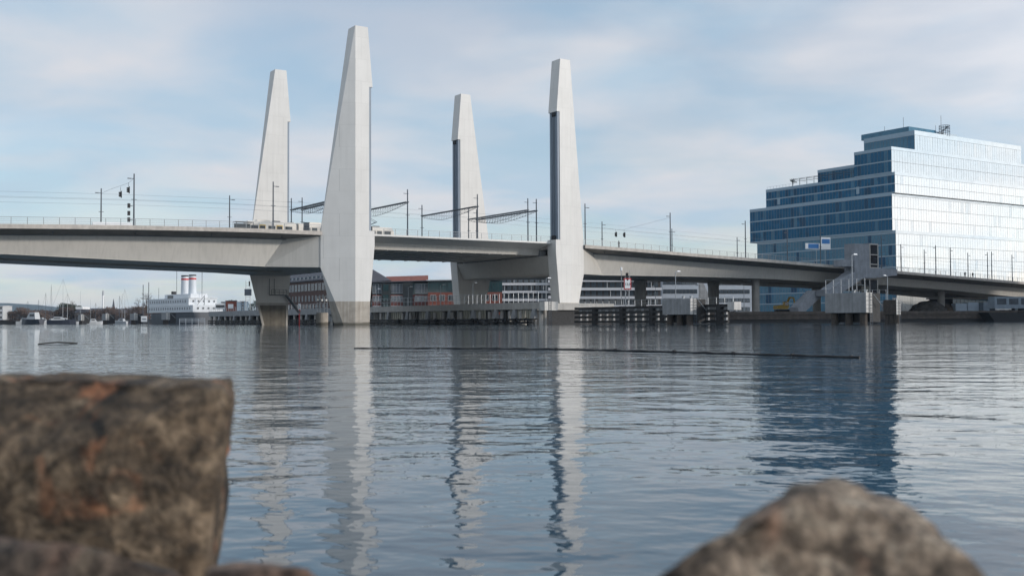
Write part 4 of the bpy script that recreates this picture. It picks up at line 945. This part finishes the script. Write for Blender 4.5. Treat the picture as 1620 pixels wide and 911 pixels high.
sk = MB().tube((p0.x,p0.y,.01),((p0.x+p1.x)/2,(p0.y+p1.y)/2,.06),.02).tube(((p0.x+p1.x)/2,(p0.y+p1.y)/2,.06),(p1.x,p1.y,.01),.025)
tag(sk.build('driftwood', M_TIMBER), 'dark stick drifting on the water at the left', 'driftwood')

# ------------------------------------------------------------------ marina at the far left
M_HW = mat('boat_white', (0.42,0.43,0.44), .4, .1, 1); M_HB = mat('boat_dark', (0.03,0.035,0.05), .4, .2, 1); M_WOOD = mat('boat_wood', (0.2,0.12,0.06), .6, .2, 1)
def boat(x, Y, ln, hull, mh, rz, label, cab=1.4):
    p = at(x, 512, Y); r = thing('moored_boat', label, 'boat', (p.x,p.y,0), rz, 'boats in the far marina')
    h = ln*.16; b = ln*.15
    secs = []
    for k, wd, zt_ in ((0,.75,1.0),(.25,1,.95),(.55,.98,1.0),(.8,.6,1.12),(1,.04,1.3)):
        x_ = (k-.5)*ln; secs.append([(x_,-b*wd*.55,-.4),(x_,-b*wd,h*zt_),(x_,b*wd,h*zt_),(x_,b*wd*.55,-.4)])
    MB().loft(secs).build('hull', hull, r)
    if cab: 
        cb_ = MB().hull([(-ln*.3,-b*.6,h*.95),(ln*.15,-b*.6,h*.95),(-ln*.3,b*.6,h*.95),(ln*.15,b*.6,h*.95),(-ln*.25,-b*.5,h+cab),(0,-b*.5,h+cab),(-ln*.25,b*.5,h+cab),(0,b*.5,h+cab)]).build('cabin', M_HW, r)
        MB().box(-ln*.24,-.02*ln,-b*.6,b*.6,h+cab*.4,h+cab*.75).build('window', M_DGLASS, cb_)
    if mh: 
        MB().tube((ln*.05,0,h),(ln*.05,0,mh),.12,.07).build('mast', M_HW if hull is M_HB else M_DSTEEL, r)
        MB().tube((ln*.05,0,h+1.6),(-ln*.4,0,h+1.7),.1).tube((ln*.5,0,h*1.3),(ln*.05,0,mh*.98),.03).tube((-ln*.5,0,h),(ln*.05,0,mh*.98),.03).build('rigging', M_DSTEEL, r)
boat(50, 560, 17, M_HB, 0, 2.6, 'biggest dark hulled cabin boat in the marina', 3.6)
boat(42, 600, 11, M_HW, 13, .4, 'white sailing boat at the left end of the marina')
boat(62, 615, 10, M_HW, 14, 2.9, 'white boat just behind the dark cabin boat', 2.2)
boat(71, 575, 9, M_HW, 17, 1.2, 'white sailing boat with a tall pale mast right of the dark cabin boat')
boat(81, 590, 11, M_WOOD, 22, 2.2, 'wooden boat below the tallest dark rigging')
boat(97, 560, 14, M_HB, 24, .25, 'dark hulled sailing boat with the tallest pale mast', 1.6)
boat(105, 585, 10, M_HB, 17, .5, 'dark boat at the right end of the moored row', 1.8)
boat(115, 600, 8, M_HW, 0, .3, 'small white motor boat left of the far mooring blocks')
boat(150, 560, 8, M_HW, 11, .6, 'small white boat between the first two far mooring blocks')
boat(190, 570, 9, M_HW, 15, 2.8, 'white sailing boat between the second and third far mooring blocks')
boat(196, 600, 9, M_HB, 20, .2, 'dark sailing boat left of the third far mooring block')
# far shore things
def farbox(x, Y, w, h, z0, m, name, label, cat, roof=None, win=None):
    p = at(x, 500, Y); r = thing(name, label, cat, (p.x,p.y,0), 0)
    MB().box(-w/2,w/2,0,12,z0,z0+h).build('wall', m, r)
    if roof is not None: MB().loft([[(-w/2-.5,-.5,z0+h+.02),(-w/2-.5,12.5,z0+h+.02),(-w/2-.5,6,z0+h+roof)],[(w/2+.5,-.5,z0+h+.02),(w/2+.5,12.5,z0+h+.02),(w/2+.5,6,z0+h+roof)]]).build('roof', M_SLATE if roof > 1 else M_WHITE, r)
    if win: windows(r, (-w/2,-.02,0), (1,0,0), None, win[0], win[1], w/win[1]*.6, h/win[0]*.5, w/win[1], h/win[0], z0+h/win[0]*.3, M_PALEW, M_DGLASS)
    return r
M_BARKISH = mat('dull_brown_brick',(0.11,0.07,0.06),.9,.2,1)
farbox(-4, 650, 6.5, 8.5, QZ, M_PALEW, 'shore_building', 'pale building cut by the left edge of the photo', 'building', 0.3, (3,3))
farbox(68, 760, 20, 5.5, QZ, M_OFF, 'shore_hall', 'low pale hall with white roof behind the marina', 'building', .8, (2,8))
farbox(140, 700, 18, 4.6, QZ, M_BARKISH, 'shore_house', 'wide low brick building behind the first far mooring block', 'building', 3.0, (2,9))
farbox(125, 690, 4.5, 1.4, 9.6, M_WHITE, 'roof_tank', 'white tank on the roof left of the tall chimney', 'tank')
farbox(185, 760, 40, 5, QZ, M_BARKISH, 'shore_house', 'low reddish building right of the tall white chimney', 'building', 3.0, (2,10))
c = at(163, 500, 900); ch = thing('power_station_chimney', 'tall slim white chimney in the far distance under the left span', 'chimney', (c.x,c.y,QZ))
MB().lathe([(.95,-2),(.8,21)], 16).build('shaft', M_WHITE, ch); MB().lathe([(.78,21.02),(.7,25)], 16).build('dark_tip', mat('dim_white',(0.4,0.42,0.45),.6,.1,1), ch); MB().tube((1.3,0,-2),(1.3,0,20),.15).build('flue', M_STEEL, ch)
c = at(179.5, 500, 900); sp = thing('church_spire', 'dark pointed church spire right of the white chimney', 'spire', (c.x,c.y,QZ))
MB().box(-1.3,1.3,-1.3,1.3,-2,7).build('tower', M_SLATE, sp); MB().loft([[(-1.3,-1.3,7.02),(1.3,-1.3,7.02),(1.3,1.3,7.02),(-1.3,1.3,7.02)],[(-.1,-.1,18),(.1,-.1,18),(.1,.1,18),(-.1,.1,18)]]).build('steeple', M_SLATE, sp)
for k, (x, Y, h) in enumerate(((127,640,24),(143,680,18),(193,600,20))):
    p = at(x, 500, Y); lamp((p.x,p.y,QZ), h*.7, 'far lamp post on the marina shore, %s from the left' % ORD[k], 1 if k else -1, 'far lamp posts on the marina shore')
for k, (x, Y, w, h) in enumerate(((361.5,760,11,12.6),(371,800,9,12),(377,790,9,13.5))):
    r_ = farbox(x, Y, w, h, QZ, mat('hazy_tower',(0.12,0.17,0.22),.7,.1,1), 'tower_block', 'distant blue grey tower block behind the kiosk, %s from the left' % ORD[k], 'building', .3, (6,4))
    r_['group'] = 'distant tower blocks'

# ------------------------------------------------------------------ winter trees
M_BARK = mat('bark', (0.075,0.06,0.05), .9, .3, 2, .3); M_TWIG = mat('twigs', (0.10,0.07,0.058), .95, .35, .8)
M_EVER = mat('evergreen', (0.03,0.045,0.03), .9, .4, 1)
def tree(p, h, spread, label, seed, m=M_TWIG, grp='bare trees on the far shore', dens=1.0):
    rnd = random.Random(seed); r = thing('bare_tree', label, 'tree', p, 0, grp)
    tk = MB(); cr_ = MB()
    def grow(p0, d, ln, rad, lev):
        p1 = p0+d*ln
        (tk if lev < 2 else cr_).tube(p0, p1, rad, rad*.6, 6 if lev < 2 else 3)
        if lev >= 5: return
        n = 3 if lev < 2 else rnd.choice((3,4))
        for i in range(n):
            nd = (d*.75+Vector((rnd.gauss(0,.55),rnd.gauss(0,.55),rnd.gauss(.15,.3)))*spread).normalized()
            grow(p0+d*ln*rnd.uniform(.55,1), nd, ln*rnd.uniform(.58,.82), max(.03, rad*.55), lev+1)
    grow(Vector((0,0,-.3)), Vector((rnd.gauss(0,.04),rnd.gauss(0,.04),1)), h*.33, h*.022, 0)
    tk.build('trunk', M_BARK, r); cr_.build('crown', m, r)
    return r
for k, (x, Y, h, sp_) in enumerate([(232,520,15.5,1.0),(222,540,13,1.1),(207,560,11,1.1),(240,560,14,1.0)]):
    p = at(x, 500, Y); tree((p.x,p.y,QZ-.2), h, sp_, 'leafless tree left of the ship, %s' % ['nearest the ship poles','second from the poles','farthest left of the group','partly behind the ship'][k], 11+k)
for k, (x, Y, h) in enumerate([(92,720,11),(118,700,13),(155,740,12),(176,720,11),(198,720,12)]):
    p = at(x, 500, Y); tree((p.x,p.y,QZ-.2), h, 1.1, 'small leafless tree behind the marina, %s from the left' % ORD[k], 31+k, grp='bare trees behind the marina')
def thicket(name, label, cx, Y, w, d, h, n, m, seed):
    rnd = random.Random(seed); g = MB(); p = at(cx, 500, Y)
    for i in range(n):
        x = rnd.uniform(-w/2, w/2); y = rnd.uniform(0, d); top = h*(.55+.45*noise.noise((x*.09, seed, 0))+.25*noise.noise((x*.3, seed, 3)))*(1-abs(x/(w/2))**6*.5)
        z = max(.1, top)*(1-rnd.random()**2.2); s_ = rnd.uniform(.25,.8); a = rnd.uniform(0,6.28); b = rnd.gauss(0,.6)
        dv = Vector((math.cos(a)*math.cos(b), math.sin(a)*math.cos(b), math.sin(b)+.5)).normalized(); q = Vector((x,y,z)); sd = dv.orthogonal().normalized()
        g.add([q, q+dv*s_*2+sd*.12, q+dv*s_*1.4+sd*s_*.8], [(0,1,2)])
    o = g.build(name, m, None, loc=(p.x,p.y,QZ-.6)); stuff(o); tag(o, label, 'shrubs'); return o
thicket('shore_thicket', 'mass of brown leafless shrubs along the far left shore', 14, 655, 42, 14, 9.5, 9000, M_TWIG, 3)
thicket('shore_thicket', 'brown leafless thicket behind the marina masts', 88, 700, 34, 14, 11, 6000, M_TWIG, 5)
thicket('evergreen_thicket', 'dark green rounded trees left of the first far mooring block', 112, 705, 22, 14, 14, 6000, M_EVER, 8)
thicket('shore_thicket', 'brown leafless thicket between the mooring blocks and the ship', 205, 690, 60, 14, 11, 9000, M_TWIG, 12)
thicket('evergreen_thicket', 'dark wooded rise behind the wharf left of the leftmost pylon', 392, 820, 40, 20, 22, 6000, M_EVER, 15)
rt = tree(B(233.6+1, 56+47, 52.3), 5.0, 1.0, 'small tree in a pot on the glass building roof terrace', 77, M_EVER, grp='roof terrace plants')

# ------------------------------------------------------------------ rocks of the near bank
def rock_material(name, c1, c2, c3, vein, sc):
    m = bpy.data.materials.new(name); m.use_nodes = True; t = m.node_tree; p = t.nodes['Principled BSDF']; p.inputs['Roughness'].default_value = .85
    tc = t.nodes.new('ShaderNodeTexCoord')
    def nz(s, d, r, off):
        mp = t.nodes.new('ShaderNodeMapping'); mp.inputs['Location'].default_value = (off, off*1.7, 0); t.links.new(tc.outputs['Object'], mp.inputs[0])
        n = t.nodes.new('ShaderNodeTexNoise'); n.inputs['Scale'].default_value = s; n.inputs['Detail'].default_value = d; n.inputs['Roughness'].default_value = r; n.inputs['Distortion'].default_value = .6
        t.links.new(mp.outputs[0], n.inputs['Vector']); return n
    a = nz(sc, 8, .62, 0); rp = t.nodes.new('ShaderNodeValToRGB'); e = rp.color_ramp.elements
    e[0].position = .36; e[0].color = c1+(1,); e[1].position = .68; e[1].color = c3+(1,); mid = e.new(.52); mid.color = c2+(1,)
    t.links.new(a.outputs[0], rp.inputs[0])
    b = nz(sc*.8, 7, .6, 8.1); rv = t.nodes.new('ShaderNodeValToRGB'); e = rv.color_ramp.elements; e[0].position = .575; e[0].color = (0,0,0,1); e[1].position = .72; e[1].color = (.75,.75,.75,1)
    t.links.new(b.outputs[0], rv.inputs[0])
    mx = t.nodes.new('ShaderNodeMix'); mx.data_type = 'RGBA'; t.links.new(rv.outputs[0], mx.inputs[0]); t.links.new(rp.outputs[0], mx.inputs[6]); mx.inputs[7].default_value = vein+(1,)
    g_ = nz(sc*5, 3, .6, 3.3); rg = t.nodes.new('ShaderNodeValToRGB'); rg.color_ramp.elements[0].position = .38; rg.color_ramp.elements[0].color = (.45,.45,.45,1); rg.color_ramp.elements[1].position = .62; rg.color_ramp.elements[1].color = (1.35,1.35,1.35,1)
    t.links.new(g_.outputs[0], rg.inputs[0]); mg = t.nodes.new('ShaderNodeMix'); mg.data_type = 'RGBA'; mg.blend_type = 'MULTIPLY'; mg.inputs[0].default_value = 1; t.links.new(mx.outputs[2], mg.inputs[6]); t.links.new(rg.outputs[0], mg.inputs[7])
    t.links.new(mg.outputs[2], p.inputs['Base Color'])
    c = nz(sc*3, 8, .6, 2.0); bu = t.nodes.new('ShaderNodeBump'); bu.inputs['Strength'].default_value = 1; bu.inputs['Distance'].default_value = .03
    t.links.new(c.outputs[0], bu.inputs['Height']); t.links.new(bu.outputs[0], p.inputs['Normal']); return m
M_ROCK = rock_material('granite_brown', (0.012,0.009,0.006), (0.115,0.08,0.05), (0.30,0.22,0.145), (0.52,0.20,0.09), 12)
M_ROCK2 = rock_material('granite_tan', (0.05,0.036,0.026), (0.29,0.22,0.16), (0.52,0.43,0.33), (0.50,0.29,0.19), 15)
def rock(name, pts, m, label, cuts=5, amp=.018, seed=0, fr=6.0, sm=1):
    g = MB().hull(pts); me0 = g.mesh(name, m); bm = bmesh.new(); bm.from_mesh(me0)
    bmesh.ops.triangulate(bm, faces=bm.faces)
    for k in range(cuts): bmesh.ops.subdivide_edges(bm, edges=[e for e in bm.edges if e.calc_length() > .035], cuts=1, use_grid_fill=True); bmesh.ops.triangulate(bm, faces=bm.faces)
    for k in range(sm): bmesh.ops.smooth_vert(bm, verts=bm.verts, factor=.5)
    bm.normal_update()
    off = Vector((seed*3.1, seed*1.7, 0))
    new = [(v, v.co+v.normal*((noise.fractal(v.co*fr+off, .9, 2.1, 6)*.8+abs(noise.noise(v.co*fr*.55+off*2))*1.6-.35)*amp+noise.noise(v.co*2.3+off)*amp*.35)) for v in bm.verts]
    for v, c_ in new: v.co = c_
    bm.to_mesh(me0); bm.free(); me0.polygons.foreach_set('use_smooth', [True]*len(me0.polygons))
    o = link(name, me0); tag(o, label, 'rock', 'boulders of the near bank'); return o
def rp3(x, y, Y): return at(x, y, Y)
# big block at left: flat top, steep right side
rock('boulder', [rp3(-260,608,1.32), rp3(120,606,1.3), rp3(352,612,1.28), rp3(370,632,1.3), rp3(318,911,1.22), rp3(300,1150,1.2), rp3(-260,1150,1.2), rp3(-260,760,1.22),
                 rp3(-200,596,1.75), rp3(200,592,1.7), rp3(362,601,1.62), rp3(366,640,1.7), rp3(330,1000,1.7), rp3(-200,1000,1.75), rp3(100,720,1.20)], M_ROCK, 'big brown granite block with a flat top at the lower left', 6, .010, 1, 15.0, 0)
M_ROCK3 = rock_material('granite_dim',(0.03,0.022,0.018),(0.13,0.095,0.07),(0.26,0.20,0.14),(0.26,0.14,0.10),10)
rock('boulder', [rp3(-200,882,.95), rp3(40,862,.95), rp3(180,876,.93), rp3(300,912,.92), rp3(330,1100,.92), rp3(-200,1100,.9), rp3(-200,862,1.15), rp3(60,850,1.15), rp3(240,884,1.12), rp3(280,1050,1.12), rp3(-200,1050,1.12)], M_ROCK3, 'dim brownish stone in front of the big block at the bottom left corner', 5, .010, 4, 11)
rock('boulder', [rp3(330,905,.92), rp3(400,893,.9), rp3(480,902,.9), rp3(530,935,.9), rp3(545,1150,.9), rp3(320,1150,.9), rp3(340,900,1.1), rp3(490,898,1.1), rp3(520,1100,1.1), rp3(330,1100,1.1)], rock_material('granite_pink',(0.05,0.035,0.028),(0.20,0.13,0.095),(0.34,0.24,0.17),(0.36,0.17,0.11),11), 'low reddish stone barely showing at the bottom, right of the big block', 5, .008, 6, 11)
rock('boulder', [rp3(1300,778,.86), rp3(1235,796,.84), rp3(1150,838,.83), rp3(1120,872,.82), rp3(1030,918,.8), rp3(900,1200,.8), rp3(1385,802,.86), rp3(1480,862,.85), rp3(1575,930,.83), rp3(1680,1200,.8),
                 rp3(1275,770,1.02), rp3(1335,768,1.05), rp3(1450,834,1.06), rp3(1180,838,1.0), rp3(1560,1100,1.05), rp3(1000,1100,1.0)], M_ROCK2, 'tan rounded granite boulder rising at the lower right', 6, .014, 9, 16, 0)
bk = MB(); 
rows = []
for j in range(16):
    y = -3+j*.36; z = .12 if y < 1.5 else .12-(y-1.5)*.75
    rows.append([(x*.5, y, (z+.10*noise.noise((x*.5,y*1.3,2)) if y < 1.4 else z-.05)) for x in range(-24, 25)])
n_ = len(rows[0]); bk.add([p for r_ in rows for p in r_], [(j*n_+i, j*n_+i+1, (j+1)*n_+i+1, (j+1)*n_+i) for j in range(15) for i in range(n_-1)])
structure(bk.build('rocky_bank', M_ROCK, smooth=True))

# ------------------------------------------------------------------ unseen block added outside the frame, shading the right span from the low sun
cb2 = thing('unseen_shade_block', 'unseen brick block added out of frame to shade the right span', 'building', (212, 196, 0), TH*.3)
MB().box(0, 24, 0, 110, QZ, 57).build('wall', M_RBR2, cb2); MB().box(-.4, 24.4, -.4, 110.4, 57.02, 57.5).build('roof', M_SLATE, cb2)
windows(cb2, (-.02, 90, 0), (0,-1,0), None, 13, 22, 1.8, 2.0, 4.0, 4.0, QZ+1.2, M_PALEW, M_WGL)

# ------------------------------------------------------------------ air
hz = bpy.data.materials.new('thin_haze'); hz.use_nodes = True; t = hz.node_tree; t.nodes.clear()
o_ = t.nodes.new('ShaderNodeOutputMaterial'); v_ = t.nodes.new('ShaderNodeVolumePrincipled'); v_.inputs['Color'].default_value = (.60,.78,1,1); v_.inputs['Density'].default_value = 0.00006; v_.inputs['Anisotropy'].default_value = .2
t.links.new(v_.outputs[0], o_.inputs['Volume'])
stuff(MB().box(-8000, 8000, -80, 8000, -4.5, 118).build('haze', hz))

# ------------------------------------------------------------------ parked cars on the quays
def car(p, rz, m, label):
    r = thing('parked_car', label, 'car', p, rz, 'cars parked on the quay')
    bd = MB().loft([[(x,-.85*k,.28),(x,-.88*k,.62),(x,-.8*k,zt_),(x,.8*k,zt_),(x,.88*k,.62),(x,.85*k,.28)] for x, k, zt_ in ((-2.15,.86,.7),(-1.9,1,.86),(-.9,1,.92),(.9,1,.9),(1.9,.97,.78),(2.15,.84,.6))]).build('body', m, r)
    cbn_ = MB().hull([(-1.75,-.74,.88),(1.05,-.74,.88),(-1.75,.74,.88),(1.05,.74,.88),(-1.3,-.6,1.44),(.25,-.6,1.44),(-1.3,.6,1.44),(.25,.6,1.44)]).build('cabin', m, r)
    for sy in (-1, 1): MB().hull([(-1.45,sy*.735,.95),(.8,sy*.735,.95),(-1.2,sy*.63,1.36),(.2,sy*.63,1.36),(-1.45,sy*.75,.95),(.8,sy*.75,.95),(-1.2,sy*.645,1.36),(.2,sy*.645,1.36)]).build('window', M_DGLASS, cbn_)
    MB().hull([(1.07,-.66,.93),(1.07,.66,.93),(.3,-.56,1.41),(.3,.56,1.41),(1.0,-.66,.93),(1.0,.66,.93),(.25,-.56,1.38),(.25,.56,1.38)]).build('windscreen', M_DGLASS, cbn_)
    for x in (-1.35, 1.35):
        for sy in (-1, 1):
            w_ = MB().tube((x,sy*.68,.31),(x,sy*.9,.31),.31,n=14).build('wheel', M_BLACK, r); MB().tube((x,sy*.9,.31),(x,sy*.915,.31),.18,n=10).build('rim', M_STEEL, w_)
    for sy in (-.6, .6): MB().box(2.02,2.16,sy-.16,sy+.16,.56,.68).build('headlight', M_WHITE, r)
car((57.5, 283, QZ), .2, M_WHITE, 'white car parked on the quay behind the right part of the fender wall')
car((84.5, 276, QZ), .15, M_WHITE, 'white car parked on the quay left of the largest mooring block')
car((40.5, 292, QZ), 2.9, M_DSTEEL, 'dark car parked on the quay behind the clearance sign')
